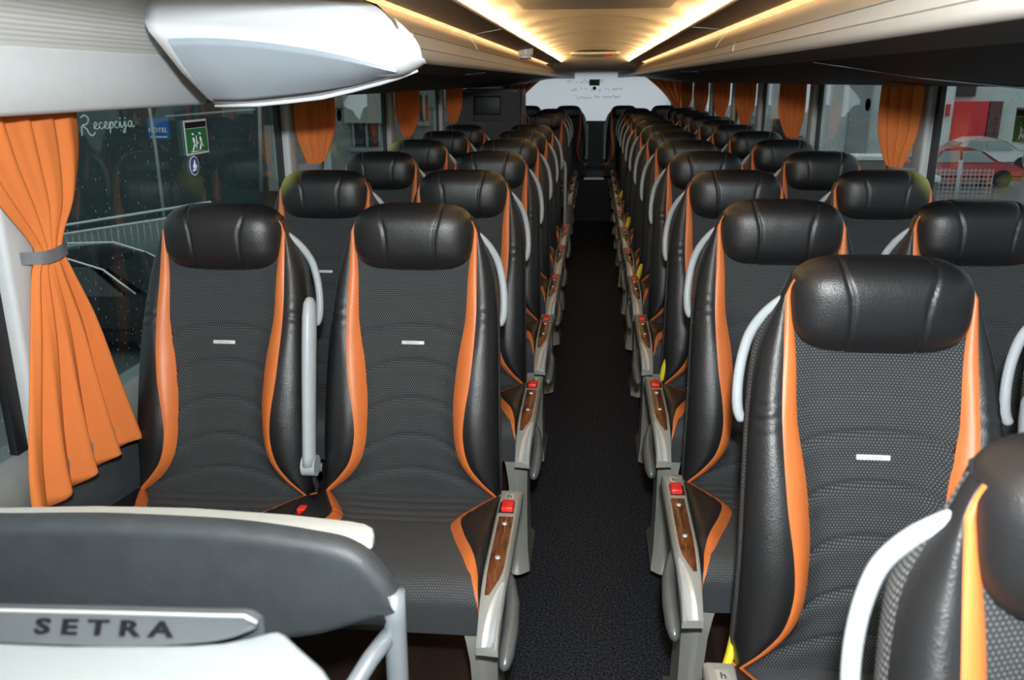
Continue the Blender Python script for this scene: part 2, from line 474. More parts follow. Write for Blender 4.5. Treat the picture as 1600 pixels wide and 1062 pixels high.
def cush_strip(fa, fb, n, sg):
    rows, uvs = [], []
    for t in TR:
        a, b = fa(t), fb(t)
        r = [c_pt(sg*(a+(b-a)*j/n), t) for j in range(n+1)]
        rows.append(r); uvs.append([(p[0], t*.55) for p in r])
    mb = MB(); mb.grid(rows, flip=(sg > 0), uvs=uvs); return mb

def headrest_rows(nu=56, nv=110):
    rows = []
    for i in range(nv+1):
        ph = -PI/2+PI*i/nv; r = []
        for j in range(nu):
            th = 2*PI*j/nu
            def se(c, e): return math.copysign(abs(c)**e, c)
            # x axis as the pole axis: a roll with rounded ends
            cx0 = -1+2*i/nv; cx = math.sin(cx0*PI/2)*.35+cx0*.65; rad = (1-abs(cx)**4.6)**.38
            y = rad*se(math.cos(th), .70); z = rad*se(math.sin(th), .56)
            X = .149*cx
            yy = -.022+.062*y; zz = 1.077+.079*z
            if z > 0: zz += .003*(1-cx*cx)
            # lower half slimmer towards back, seams
            front = sm((-y)/.5)
            for q in (-.058, .058):
                bend = q*(1+.30*sm(z)-.02*z)
                yy += .0048*front*math.exp(-((X-bend)/.0030)**2)
                zz -= .0016*sm(z)*math.exp(-((X-bend)/.003)**2)
            yy -= .010*front*(1-z*z)*(1-cx**4)
            r.append((X, yy, zz))
        rows.append(r)
    return rows

def make_seat(sg, aisle):
    """sg = direction (in x) of the aisle from this seat"""
    root = thing('bus_seat', 'x', 'seat', (0, 0, 0))
    # backrest centre
    rows, uvs = [], []
    for z in ZR:
        a = Si(z); r = []
        for j in range(21):
            x = -a+2*a*j/20
            r.append((x, back_y(x, z)+crease(x, z), z))
        rows.append(r); uvs.append([(p[0], p[2]) for p in r])
    mb = MB(); mb.grid(rows, uvs=uvs); mb.build('backrest', M['fab'], root)
    for s in (-1, 1):
        mb = MB(); rows = []
        for z in ZR:
            r = []
            for j in range(7):
                t = j/6; x = Si(z)+(So(z)-Si(z))*t
                r.append((s*x, back_y(x, z)-.0045*math.sin(t*PI)**.7, z))
            rows.append(r)
        mb.grid(rows, flip=s < 0); mb.build('orange_stripe', M['orange'], root)
        rows, uv = bolster_rows(s)
        mb = MB(); mb.grid(rows, flip=s < 0, uvs=uv); mb.build('side_bolster', M['leather'], root)
        mb = MB(); rr, uu = [], []
        for z in ZR:
            w, y = Wd(z), edge_y(z)
            k = thin(z); rr.append([(s*w, y, z), (s*(w+.003*k), y+.008*k, z), (s*(w+.003*k), y+.024*k, z), (s*(w-.002*k), y+.032*k, z)])
            uu.append([(0, z), (.008, z), (.024, z), (.032, z)])
        mb.grid(rr, flip=s < 0, uvs=uu); mb.build('edge_piping', M['edge'], root)
    # back shell
    mb = MB(); rows = []
    for z in ZR:
        k = thin(z); w, y = Wd(z)-.002*k, edge_y(z)+.032*k; yb = y+(cr(YZ, YY, z)+.105-y)*k
        rows.append([(w, y, z), (w*.96, y+.4*(yb-y), z), (w*.80, yb, z), (0, yb+.01*k, z), (-w*.80, yb, z), (-w*.96, y+.4*(yb-y), z), (-w, y, z)])
    zt = ZR[-1]
    rows.append([(p[0]*.97, (p[1]+.01), zt+.006) for p in rows[-1]])
    mb.grid(rows)
    top = [(s*x, yy, zt) for s, x, yy in ((-1, Wd(zt), edge_y(zt)), (-1, So(zt), back_y(So(zt), zt)), (1, So(zt), back_y(So(zt), zt)), (1, Wd(zt), edge_y(zt)))]
    b = rows[-1]
    mb.add(top+[b[0], b[3], b[6]], [(0, 1, 2, 3), (3, 4, 5), (0, 3, 5), (0, 5, 6)])
    mb.build('back_shell', M['shell'], root, sharp=.8)
    # headrest
    mb = MB(); mb.grid(headrest_rows(), close=True); mb.build('headrest', M['leather'], root)
    # badge
    zc = .828; yb = back_y(0, zc)+crease(0, zc)
    bd = rbox('badge', -.028, .028, yb-.0035, yb+.002, zc-.0042, zc+.0042, .0015, M['badge'], root, 2,
              fn=lambda x, y, z: (x+.25*(z-zc)*0, y-(z-zc)*.0+(z-zc)*.27, z))
    text_mesh('SETRA', .0058, M['steel'], 'lettering', bd, frame((0, yb-.0040, zc), (1, 0, 0), (0, .27, 1)), .0004, 1.5, space=1.25)
    # cushion
    rows, uvs = [], []
    for t in TR:
        r = [c_pt(cO(t)*(-1+2*j/26), t) for j in range(27)]
        rows.append(r); uvs.append([(p[0], .51*min(t, .93)+.79*max(0, t-.93)) for p in r])
    mb = MB(); mb.grid(rows, flip=True, uvs=uvs); mb.build('seat_cushion', M['cush'], root)
    for s in (-1, 1):
        rows = []
        for t in TR:
            a, b2 = cO(t), cI(t); r = []
            for j in range(5):
                p = c_pt(s*(a+(b2-a)*j/4), t); r.append((p[0], p[1], p[2]+(.003*math.sin(j/4*PI) if t < .93 else 0)))
            rows.append(r)
        mb = MB(); mb.grid(rows, flip=s > 0); mb.build('cushion_stripe', M['orange'] , root)
        rows = []
        for t in TR:
            a, b2 = cI(t), CW
            r = [c_pt(s*(a+(b2-a)*j/6), t) for j in range(7)]
            e = r[-1]; r.append((s*(CW+.002), e[1], e[2]-.012)); r.append((s*CW, e[1], min(e[2]-.013, .395)))
            rows.append(r)
        mb = MB(); mb.grid(rows, flip=s > 0); mb.build('cushion_bolster', M['leather'], root)
    base = MB(); base.box(-.205, .205, -.61, -.06, .375, .425); base.build('seat_pan', M['black'], root, smooth=False)
    # grab handle on the aisle shoulder
    pts = [(.150, -.046, 1.085), (.163, -.038, 1.074), (.182, -.022, 1.048), (.199, -.008, 1.012), (.209, -.006, .97), (.214, -.010, .93), (.215, -.016, .895), (.212, -.020, .868), (.204, -.022, .850)]
    ks = list(range(len(pts))); n_ = 32
    pts = [tuple(cr(ks, [p[c] for p in pts], i/n_*(len(pts)-1)) for c in range(3)) for i in range(n_+1)]
    mb = MB(); mb.tube([(sg*x, y+.022, z) for x, y, z in pts], [.0082-.0016*(i in (0, n_)) for i in range(n_+1)], 12, 1.15, 1.15); mb.build('grab_handle', M['white'], root)
    # pedestal
    if aisle:
        x0 = .231
        def side(a): return sg*a
        def cz(y):
            # top line of the console along its length
            return .512-.03*sm((-.60-y)/.10)
        # cover: loft along y
        ys = [-.235, -.25, -.30, -.36, -.42, -.48, -.54, -.58, -.62, -.655, -.685, -.705, -.715]
        rows = []
        for i, y in enumerate(ys):
            drop = 0 if y > -.56 else .085*((-.56-y)/.155)**2
            zt2 = .510-drop
            zb = .415+.02*(i < 1)
            e = .003 if i in (0, len(ys)-1) else 0
            zb = min(zb, zt2-.02)
            wb = .281-.010*sm((-.55-y)/.16)
            rows.append([(side(x0), y, zb), (side(x0), y, zt2-.004), (side(x0+.004), y, zt2-e), (side(wb-.006), y, zt2-e), (side(wb), y, zt2-.006), (side(wb+.002), y, zt2-.022), (side(wb-.030), y, zb)])
        mb = MB(); mb.grid(rows, close=True, flip=sg < 0)
        n = 7; mb.f.append(tuple(range(n))[::(1 if sg > 0 else -1)][::-1] if False else tuple(range(n))); mb.f.append(tuple(len(rows)*n-n+k for k in range(n)))
        con = mb.build('side_console', M['grey'], root, sharp=.7)
        def top_patch(name, xa, xb, y0, y1, h, m, n=10, front=None):
            rws = []
            for i in range(n+1):
                y = y0+(y1-y0)*i/n
                drop = 0 if y > -.56 else .085*((-.56-y)/.155)**2
                z = .510-drop+h
                a, b3 = xa, xb
                if front and y < front:
                    k = ((front-y)/(front-y1)); b3 = xb-(xb-xa)*.75*k**2
                rws.append([(side(a), y, z-h-.002), (side(a), y, z-.0008), (side(a+.002), y, z), (side(b3-.002), y, z), (side(b3), y, z-.0008), (side(b3), y, z-h-.002)])
            mb2 = MB(); mb2.add([rws[0][k] for k in range(6)], [tuple(range(6))]); mb2.grid(rws, flip=sg < 0); mb2.add([rws[-1][k] for k in range(6)], [tuple(range(6))])
            return mb2.build(name, m, con, sharp=.6)
        top_patch('release_button', .243, .265, -.258, -.288, .002, M['silver'], 2)
        text_mesh('h', .022, M['ink'], 'seat_symbol', con, frame((side(.254), -.274, .5125), (1, 0, 0), (0, 1, 0)), .0003, 1)
        top_patch('buckle_slot', .235, .269, -.300, -.352, .0015, M['black'], 2)
        rbox('buckle_button', *sorted((side(.241), side(.268))), -.348, -.306, .508, .522, .003, M['red'], con)
        top_patch('wood_inlay', .239, .271, -.372, -.640, .0025, M['walnut'], 16, -.57)
        for yy in (-.405, -.545):
            mb = MB(); mb.lathe(side(.255), yy, [(0.0001, .5165), (.003, .5162), (.0055, .5148), (.006, .5125)][::-1], 12); mb.build('screw_cap', M['silver'], con)
        # bright lip round the front end
        rws = []
        for i in range(13):
            y = -.615-.102*i/12; drop = .085*((-.56-y)/.155)**2; z = .5115-drop
            k = i/12; xa = .2425+.030*(1-k)**2.0 if k < 1 else .2425
            rws.append([(side(min(xa, .275)), y, z+.001), (side(.2755-.010*k), y, z+.001), (side(.2755-.010*k), y, z-.012)])
        mb = MB(); mb.grid(rws, flip=sg < 0); mb.build('front_lip', M['silver'], con)
        # dark rail with a rounded end under the console
        mb = MB()
        pts = [(.258, -.44, .435), (.276, -.50, .428), (.286, -.56, .415), (.288, -.62, .398), (.285, -.675, .380), (.283, -.70, .372), (.282, -.708, .370)]
        mb.tube([(side(a), y, z) for a, y, z in pts], [.006, .013, .017, .018, .017, .012, .004], 14, 1.1, .9)
        mb.build('foot_rail', M['gun'], root)
        # leg: painted pedestal standing on the platform
        rows = []
        for z, ya, yb2, xa, xb in ((.40, -.60, -.30, .182, .262), (.36, -.61, -.36, .195, .258), (.30, -.60, -.42, .202, .256), (.2, -.58, -.44, .204, .254), (.06, -.58, -.42, .204, .256), (.012, -.60, -.36, .202, .262), (0, -.61, -.34, .202, .264)):
            rows.append([(side(xa), ya, z), (side((xa+xb)/2-.006), ya-.006, z), (side((xa+xb)/2+.006), ya-.002, z), (side(xb), ya+.02, z), (side(xb), yb2, z), (side(xa), yb2, z)])
        mb = MB(); mb.grid(rows, close=True, flip=sg > 0); mb.f.append(tuple(range(len(mb.v)-6, len(mb.v)))); mb.build('leg', M['grey'], root, sharp=.5)
    else:
        # armrest folded up beside the backrest, on the aisle side
        xa = sg*.243
        pts = []
        ar = thing  # noqa
        mb = MB(); xa = sg*.229; P = [(-.172, .552), (-.166, .575), (-.150, .65), (-.128, .75), (-.106, .84), (-.088, .905), (-.080, .934), (-.077, .946), (-.076, .949)]
        R = [.022, .023, .023, .024, .0245, .0245, .021, .013, .004]
        mb.tube([(xa, y-.03, z) for y, z in P], R, 14, 1.10, .68); a = mb.build('armrest', M['white'], root)
        mb = MB(); mb.tube([(xa-sg*.018, -.19, .548), (xa+sg*.016, -.19, .548)], .026, 18); mb.build('pivot', M['white'], a, sharp=.8)
        # belt buckle by the cushion's aisle corner
        bk = rbox('belt_buckle', *sorted((sg*.222, sg*.250)), -.30, -.235, .46, .485, .005, M['black'], root)
        rbox('buckle_button', *sorted((sg*.226, sg*.246)), -.302, -.28, .466, .489, .003, M['red'], bk)
        mb = MB(); mb.box(-.16, .16, -.52, -.25, 0, .39); mb.build('pedestal', M['black'], root, smooth=False)
        mb = MB(); mb.tube([(sg*.18, -.1, .50), (sg*.226, -.1, .50)], .011); mb.build('cross_bar', M['steel'], root)
    return root

PROTO = {}
for sg in (1, -1):
    for ai in (True, False):
        PROTO[(sg, ai)] = make_seat(sg, ai)
USED = set()
ORD = ['first', 'second', 'third', 'fourth', 'fifth', 'sixth', 'seventh', 'eighth', 'ninth', 'tenth', 'eleventh', 'twelfth', 'thirteenth', 'fourteenth']
POD = .16
def place_seat(x, y, sg, aisle, label, group, z=POD):
    k = (sg, aisle)
    if k in USED: o = copy_tree(PROTO[k])
    else: o = PROTO[k]; USED.add(k)
    o.location = (x, y, z); tag(o, label, 'seat', group)
    return o
seats = {}
LY = [2.08, 2.905, 3.706, 4.5, 5.29, 6.075]
RY = [.71, 1.48, 2.20, 2.94, 3.73, 4.48, 5.23, 5.99, 6.75, 7.51, 8.27, 9.03, 9.79]
for i, y in enumerate(LY):
    extra = {0: 'behind the white table'}.get(i)
    where = f'{ORD[i]} row back'
    seats['LA', i] = place_seat(-.430, y, 1, True, f'black seat with orange stripes left of the aisle, aisle side, {where}', 'seats left of the aisle')
    seats['LW', i] = place_seat(-.897, y-.03, 1, False, f'black seat with orange stripes beside the left windows, {where}', 'seats left of the aisle')
for i, y in enumerate([8.27, 9.0, 9.68]):
    where = ['just past', 'two rows past', 'three rows past'][i]
    seats['LA', 10+i] = place_seat(-.445, y, 1, True, f'black seat left of the aisle, {where} the dark cabin', 'seats left of the aisle')
    seats['LW', 10+i] = place_seat(-.885, y, 1, False, f'black seat by the left windows, {where} the dark cabin', 'seats left of the aisle')
for i, y in enumerate(RY):
    if i == 0:
        lab = 'black seat cut off at the right edge, nearest of all the seats'
    elif i == 1:
        lab = 'black seat right of the aisle, second from the front, shown whole from headrest down'
    else:
        lab = f'black seat with orange stripes right of the aisle, aisle side, {ORD[i]} row back'
    seats['RA', i] = place_seat(.468 if i > 1 else (.484 if i else .470), y, -1, True, lab, 'seats right of the aisle')
    if i:
        seats['RW', i] = place_seat(.945 if i > 1 else .955, y+.02, -1, False, f'black seat with orange stripes beside the right windows, {ORD[i]} row back', 'seats right of the aisle')
for x, sg, ai, lab in ((-.80, 1, False, 'black back-row seat in the left rear corner'), (-.31, 1, False, 'black back-row seat left of the middle gap'),
                       (.365, -1, False, 'black back-row seat right of the middle gap'), (.85, -1, False, 'black back-row seat in the right rear corner')):
    seats['B', x] = place_seat(x, 10.92, sg, ai, lab, 'seats of the back row')

# window-side headrests with a yellow glow in their leather colour
def painted_glow(seat, sx):
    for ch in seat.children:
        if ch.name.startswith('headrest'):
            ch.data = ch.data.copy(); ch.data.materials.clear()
            ch.data.materials.append(leather('leather with painted glow', painted_glow=(sx*.135, -.02, 1.14)))
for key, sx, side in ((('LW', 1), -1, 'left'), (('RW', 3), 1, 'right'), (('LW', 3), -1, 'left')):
    painted_glow(seats[key], sx)
seats['LW', 1]['label'] = 'black seat beside the left windows, second row back, yellow glow painted on headrest corner'
seats['LW', 3]['label'] = 'black seat beside the left windows, fourth row back, yellow glow painted on headrest corner'
seats['RW', 3]['label'] = 'black seat beside the right windows, fourth row back, yellow glow painted on headrest corner'

# ------------------------------------------------------------------ setting: floor, platform, walls
LX, RX = -1.17, 1.185
Y0, Y1 = -.9, 11.75
fl = MB(); fl.box(-.235, .265, Y0, 10.3, -.05, 0); struct(fl.build('floor', M['carpet'], smooth=False))
for nm, a, b in (('left', LX, -.235), ('right', .265, RX)):
    mb = MB(); mb.box(a, b, .2 if nm == 'left' else .1, Y1, -.05, POD-.004); struct(mb.build('trim_podium_'+nm, M['podside'], smooth=False))
    mb = MB(); mb.box(a, b+.0 if nm == 'left' else b, .2 if nm == 'left' else .1, Y1, POD-.004, POD); struct(mb.build('floor_'+nm, M['planks'], smooth=False))
mb = MB(); mb.box(-.235, .265, 10.3, Y1, -.05, .50); mb.box(-.235, .265, 10.29, 10.31, .46, .503)
struct(mb.build('floor_rear_step', M['podside'], smooth=False))
mb = MB(); mb.box(-.10, .13, 10.27, 10.33, .492, .512); struct(mb.build('trim_step_nosing', M['silver'], smooth=False))
ZW0, ZWT = .84, 1.60
for nm, x, s in (('left', LX, -1), ('right', RX, 1)):
    mb = MB(); mb.box(*sorted((x, x+s*.06)), Y0, Y1, -.05, ZW0); struct(mb.build('wall_'+nm, M['wallgrey'], smooth=False))
    rows = []
    for y in (Y0, Y1):
        rows.append([(x-s*.035, y, ZW0-.07), (x-s*.04, y, ZW0-.035), (x-s*.03, y, ZW0), (x-s*.01, y, ZW0+.02), (x+s*.06, y, ZW0+.025)])
    mb = MB(); mb.grid(rows, flip=s < 0); struct(mb.build('trim_sill_'+nm, M['sill'], smooth=True))
    mb = MB(); mb.box(*sorted((x+s*.02, x+s*.06)), Y0, Y1, ZWT-(.012 if s > 0 else .05), 2.05); struct(mb.build('wall_upper_'+nm, M['black'], smooth=False))
# rear wall with window
mb = MB(); mb.box(LX, RX, Y1, Y1+.06, -.05, 1.10); mb.box(LX, RX, Y1, Y1+.06, 1.72, 2.05); mb.box(LX, -1.0, Y1, Y1+.06, 1.10, 1.72); mb.box(1.0, RX, Y1, Y1+.06, 1.10, 1.72)
struct(mb.build('wall_rear', M['dark'], smooth=False))
# front end behind the camera closes the shell
mb = MB(); mb.box(LX, RX, Y0-.06, Y0, -.05, 2.05); struct(mb.build('wall_front', M['panel'], smooth=False))

# pillars, seals and glass
LP = [-.10, 1.56, 3.23, 4.93, 6.65]
RP = [-.05, 1.60, 3.22, 4.86, 6.42, 7.62, 9.08, 10.5]
wn = 1
def window(side, ya, yb, n):
    x, s = (LX, -1) if side == 'L' else (RX, 1)
    g = MB(); g.box(*sorted((x+s*.012, x+s*.018)), ya, yb, ZW0, ZWT)
    return struct(g.build(f'window_{n}', M['glassL' if side == 'L' else 'glassR'], smooth=False))
tn = 1
for side, P, end in (('L', LP, 8.35), ('R', RP, Y1)):
    x, s = (LX, -1) if side == 'L' else (RX, 1)
    for i, y in enumerate(P):
        mb = MB(); mb.box(*sorted((x+s*.005, x+s*.022)), y-.025, y+.012, ZW0, ZWT); struct(mb.build(f'trim_seal_{tn}', M['seal'], smooth=False))
        o = rbox(f'trim_pillar_{tn}', *sorted((x-s*.022, x+s*.03)), y+.010, y+.115, ZW0-.01, ZWT+.02, .012, M['pillar']); struct(o); tn += 1
        ye = P[i+1]-.02 if i+1 < len(P) else end
        window(side, y+.0, ye, wn); wn += 1
mb = MB(); mb.box(LX-.06, LX, 8.35, Y1, ZW0, ZWT); struct(mb.build('wall_left_rear', M['dark'], smooth=False))

# rear window: perforated white film lit from behind
m, nt, b, o = mat('white window film'); nt.nodes.remove(b)
tc = N(nt, 'ShaderNodeTexCoord'); vo = N(nt, 'ShaderNodeTexVoronoi'); vo.inputs['Scale'].default_value = 90
nt.links.new(tc.outputs['Object'], vo.inputs['Vector'])
rp = N(nt, 'ShaderNodeValToRGB'); rp.color_ramp.elements[0].color = (.86, .90, .91, 1); rp.color_ramp.elements[1].color = (.97, .99, 1, 1); rp.color_ramp.elements[1].position = .5
nt.links.new(vo.outputs['Distance'], rp.inputs['Fac'])
tr = N(nt, 'ShaderNodeBsdfTranslucent'); nt.links.new(rp.outputs['Color'], tr.inputs['Color'])
df = N(nt, 'ShaderNodeBsdfDiffuse'); nt.links.new(rp.outputs['Color'], df.inputs['Color'])
mx = N(nt, 'ShaderNodeMixShader'); mx.inputs[0].default_value = .12; nt.links.new(tr.outputs[0], mx.inputs[1]); nt.links.new(df.outputs[0], mx.inputs[2]); nt.links.new(mx.outputs[0], o.inputs['Surface'])
M['film'] = m
mb = MB(); mb.add([(-1.0, Y1+.01, 1.10), (1.0, Y1+.01, 1.10), (1.0, Y1+.01, 1.72), (-1.0, Y1+.01, 1.72)], [(0, 1, 2, 3)])
rw = struct(mb.build('window_rear', M['film'], smooth=False))
M['faint'] = simple('faint print', (.40, .45, .47), .7)
for i, (s, z, x) in enumerate((('je od njih dob', 1.585, -.02), ('za sve ture jedan', 1.485, .02), ('pozovite nas sad', 1.375, .0))):
    pass
def sticker_glyph(mb, x, z, k, y):
    mb.box(x, x+.004*k, y-.001, y, z, z+.035)
rng = random.Random(3)
ink = MB()
for z, xa, xb in ((1.585, -.36, .10), (1.485, -.30, .34), (1.385, -.25, .36)):
    x = xa
    while x < xb:
        w = rng.choice((.018, .024, .03)); h = rng.choice((.026, .026, .04)); d = rng.choice((0, 0, -.014))
        seg = [(x+w*.5+w*.5*math.cos(t), Y1+.004, z+d+h*.5+h*.5*math.sin(t)) for t in [k*PI/5-rng.random() for k in range(rng.choice((6, 8, 9)))]]
        ink.tube(seg, .0028, 5); x += w+rng.choice((.012, .014, .05))
tag(ink.build('window_print', M['faint'], rw), None)

def exit_sticker(name, label, c, xd, w, h, oval=True):
    """green running-man sign with a dark header, blue oval sticker below; flat on the glass. c = centre, xd = its reading direction"""
    xd = Vector(xd); up = Vector((0, 0, 1)); nv = xd.cross(up)
    def P(a, b, t): return tuple(Vector(c)+xd*a+up*b+nv*t)
    t = thing(name, label, 'sign', (0, 0, 0))
    def plate(nm, a0, a1, b0, b1, t0, m, par): 
        mb = MB(); vs = [P(a, b, tt) for tt in (t0-.001, t0) for b in (b0, b1) for a in (a0, a1)]
        mb.add(vs, [(0, 2, 3, 1), (4, 5, 7, 6), (0, 1, 5, 4), (2, 6, 7, 3), (0, 4, 6, 2), (1, 3, 7, 5)]); return mb.build(nm, m, par, smooth=False)
    plate('border', -w/2, w/2, -h/2, h/2, .002, M['signwhite'], t)
    k = w*.04
    plate('header', -w/2+k, w/2-k, h*.27, h/2-k, .003, M['black'], t)
    gp = plate('green_field', -w/2+k, w/2-k, -h/2+k, h*.25, .003, M['green'], t)
    mb = MB()
    def bar(p, q, r): mb.tube([P(*p, .0035), P(*q, .0035)], r, 6, 1, 1)
    u = w/13
    for ox in (-2.4*u, 1.6*u):
        bar((ox, 0*u), (ox+.5*u, -1.6*u), .28*u); bar((ox+.5*u, -1.6*u), (ox-.6*u, -3.2*u), .22*u); bar((ox+.5*u, -1.6*u), (ox+1.5*u, -2.6*u), .22*u); bar((ox, -.2*u), (ox+1.2*u, -.9*u), .18*u)
        bar((ox-.2*u, .7*u), (ox, .9*u), .4*u)
    bar((-.6*u, -3*u), (-.6*u, .4*u), .12*u); bar((-.4*u, -1.2*u), (.8*u, -1.8*u), .2*u)
    bar((-4*u, -3.5*u), (4*u, -3.5*u), .12*u)
    mb.build('running_figures', M['signwhite'], gp)
    return t
def oval_sticker(name, label, c, xd, w, h, m='blue'):
    xd = Vector(xd); up = Vector((0, 0, 1)); nv = xd.cross(up)
    def P(a, b, t): return tuple(Vector(c)+xd*a+up*b+nv*t)
    t = thing(name, label, 'sticker')
    for nm, k, d, mm in (('rim', 1.0, .002, 'signwhite'), ('field', .86, .003, m)):
        mb = MB(); ring = [P(w/2*k*math.cos(a), h/2*k*math.sin(a), d) for a in [2*PI*i/28 for i in range(28)]]
        back = [P(w/2*k*math.cos(a), h/2*k*math.sin(a), d-.001) for a in [2*PI*i/28 for i in range(28)]]
        mb.add(ring, [tuple(range(28))]); mb.grid([ring, back], close=True); mb.build(nm, M[mm], t, smooth=False)
    mb = MB()
    mb.tube([P(0, h*.30, .0035), P(0, h*.1, .0035), P(0, -.02*h, .0035), P(0, -.2*h, .0035)], [w*.03, w*.1, w*.2, w*.10], 8, 1, .6)
    mb.tube([P(-w*.26, -h*.22, .0035), P(w*.26, -h*.22, .0035)], w*.05, 6); mb.build('emblem', M['signwhite'], t)
    return t

# ------------------------------------------------------------------ overhead racks, ceiling, lights
YR0, YR1 = -.6, 11.2
def rack_profile(s):
    """(|x|, height above eye) of the rack sections, lower edge first"""
    K = .78
    if s > 0:
        p = dict(under=[(1.165, -.021), (.86, .010), (.60, .050)], edge=[(.60, .050), (.48, .0525), (.515*K, .0705*K)],
                    front=[(.515, .0705), (.502, .075), (.498, .085), (.497, .0995)], mid=[(.499, .1015), (.503, .116), (.508, .1305)],
                    band=[(.510, .1325), (.522, .155), (.540, .178), (.562, .1985)], strip=[(.562, .1985), (.525, .2075)], brown=[(.525, .2085), (.40, .217)])
    else:
        p = dict(under=[(1.165, -.057), (.86, -.024), (.60, .026)], edge=[(.60, .026), (.48, .036), (.515*K, .053*K)],
                front=[(.515, .053), (.502, .058), (.498, .068), (.497, .091)], mid=[(.499, .093), (.503, .112), (.508, .131)],
                band=[(.510, .133), (.522, .155), (.540, .175), (.562, .194)], strip=[(.562, .194), (.525, .197)], brown=[(.525, .198), (.40, .2165)])
    for k in ('front', 'mid', 'band', 'strip', 'brown'): p[k] = [(a*K, d*K) for a, d in p[k]]
    return p
def nstations(a, b): 
    ys = [a, 2.35, 4.6, 7.0, 9.4]; ys = [y for y in ys if a <= y < b]
    if a not in ys: ys = [a]+ys
    return ys+[9.8, 10.2, 10.6, 10.9, 11.1, b]
def taper(a, dz, y, s):
    """towards the rear the racks draw in to a point"""
    k = sm((y-10.2)/1.0)
    tip = .285 if s > 0 else .245
    a2 = a-(a-tip)*k if a < .44 else a
    dz2 = dz*(1-k*.25) if a < .44 else dz
    return a2, dz2
for s, nm in ((-1, 'left'), (1, 'right')):
    pr = rack_profile(s)
    rk = thing('luggage_rack', f'cream overhead luggage rack along the {nm} side above the windows', 'luggage rack', (0, 0, 0), 'overhead luggage racks')
    ya = 1.95 if s < 0 else YR0
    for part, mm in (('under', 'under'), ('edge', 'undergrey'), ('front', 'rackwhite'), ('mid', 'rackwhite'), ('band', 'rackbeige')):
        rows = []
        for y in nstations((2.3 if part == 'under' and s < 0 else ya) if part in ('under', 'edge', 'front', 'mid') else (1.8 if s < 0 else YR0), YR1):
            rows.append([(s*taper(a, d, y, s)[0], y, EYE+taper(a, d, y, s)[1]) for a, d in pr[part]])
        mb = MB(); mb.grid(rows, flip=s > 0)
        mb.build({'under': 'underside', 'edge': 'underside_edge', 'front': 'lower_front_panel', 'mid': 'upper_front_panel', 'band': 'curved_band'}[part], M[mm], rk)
    # back closing and joint strips
    for y in (2.55, 4.95) if s > 0 else (3.6,):
        mb = MB(); pts = [(s*a, y, EYE+d-.002) for a, d in pr['under'][::-1]]
        if s < 0: pts = [(s*.44, y, EYE+.036), (s*.52, y, EYE+.030)]
        elif y > 4: pts = [(s*.46, y, EYE+.051), (s*.56, y, EYE+.048)]
        mb.tube(pts, .0035, 6); mb.build('joint_strip', M['chrome'], rk)
    for y in (3.05,):
        mb = MB(); mb.tube([(s*(a-.0015), y, EYE+d) for a, d in pr['band']], .0015, 6); mb.build('joint_line', M['rackwhite'], rk)
        if s > 0:
            mb = MB(); mb.tube([(s*(a-.001), y-.5+.8*d, EYE+d) for a, d in pr['mid']], .002, 6); mb.build('joint_line', M['rackwhite'], rk)
    # seams between the panels
    for part in ('mid', 'band'):
        a, d = pr[part][0]; mb = MB(); mb.tube([(s*(a+.0015), y, EYE+d-.001) for y in (ya, 10.0)], .0010, 6); mb.build('seam', M['ink'], rk)
    # end cap
    mb = MB()
    prof = pr['under']+pr['edge'][1:]+pr['front'][1:]+pr['mid']+pr['band']
    for yy in (YR1,):
        pts = [(s*taper(a, d, yy, s)[0], yy, EYE+taper(a, d, yy, s)[1]) for a, d in prof]+[(s*1.165, yy, EYE+.12)]
        mb.add(pts, [tuple(range(len(pts)))])
    mb.build('end_cap', M['rackbeige'], rk, smooth=False)
    if s < 0:
        mb = MB(); pts = [(s*a, ya, EYE+d) for a, d in prof if a < .61]+[(s*.60, ya, EYE+.15)]; mb.add(pts, [tuple(range(len(pts)))]); mb.build('front_cap', M['rackbeige'], rk, smooth=False)
    # service channel panel between the two light strips
    rows = [[(s*a, y, EYE+d) for a, d in pr['brown']] for y in (YR0, 2.0, 5.0, 8.35)]
    mb = MB(); mb.grid(rows, flip=s > 0); sp = mb.build('service_panel', M['brown'])
    tag(sp, f'brown service panel between the two light strips on the {nm}', 'panel', 'overhead service panels')
    mb = MB(); mb.tube([(s*.41, 3.05, EYE+pr['brown'][0][1]-.0005), (s*.313, 3.02, EYE+pr['brown'][1][1]-.0005)], .0012, 6); mb.build('joint_line', M['rackwhite'], sp)
    # light strips
    rows = [[(s*a, y, EYE+d-.001) for a, d in pr['strip']] for y in (YR0, 8.0)]
    mb = MB(); mb.grid(rows, flip=s > 0); tag(mb.build('light_strip', M['strip'], smooth=False), f'thin amber wood-patterned light strip above the {nm} rack', 'light', 'thin light strips')
    # the strip lies in a cove behind a small lip and shines up on the ceiling
    rows = [[(s*.336, y, EYE+.1765), (s*.322, y, EYE+.1725)] for y in (YR0, 8.7)]
    mb = MB(); mb.grid(rows, flip=s > 0); lt = mb.build('light_tube', M['led'], smooth=False); tag(lt, f'bright warm light strip along the {nm} edge of the ceiling', 'light', 'bright ceiling light strips')
    mb = MB(); mb.grid([[(s*.313, y, EYE+.1690), (s*.309, y, EYE+.1700), (s*.309, y, EYE+.1755), (s*.314, y, EYE+.1750)] for y in (YR0, 8.3)], flip=s < 0); mb.build('cove_lip', M['ledlip'], lt)
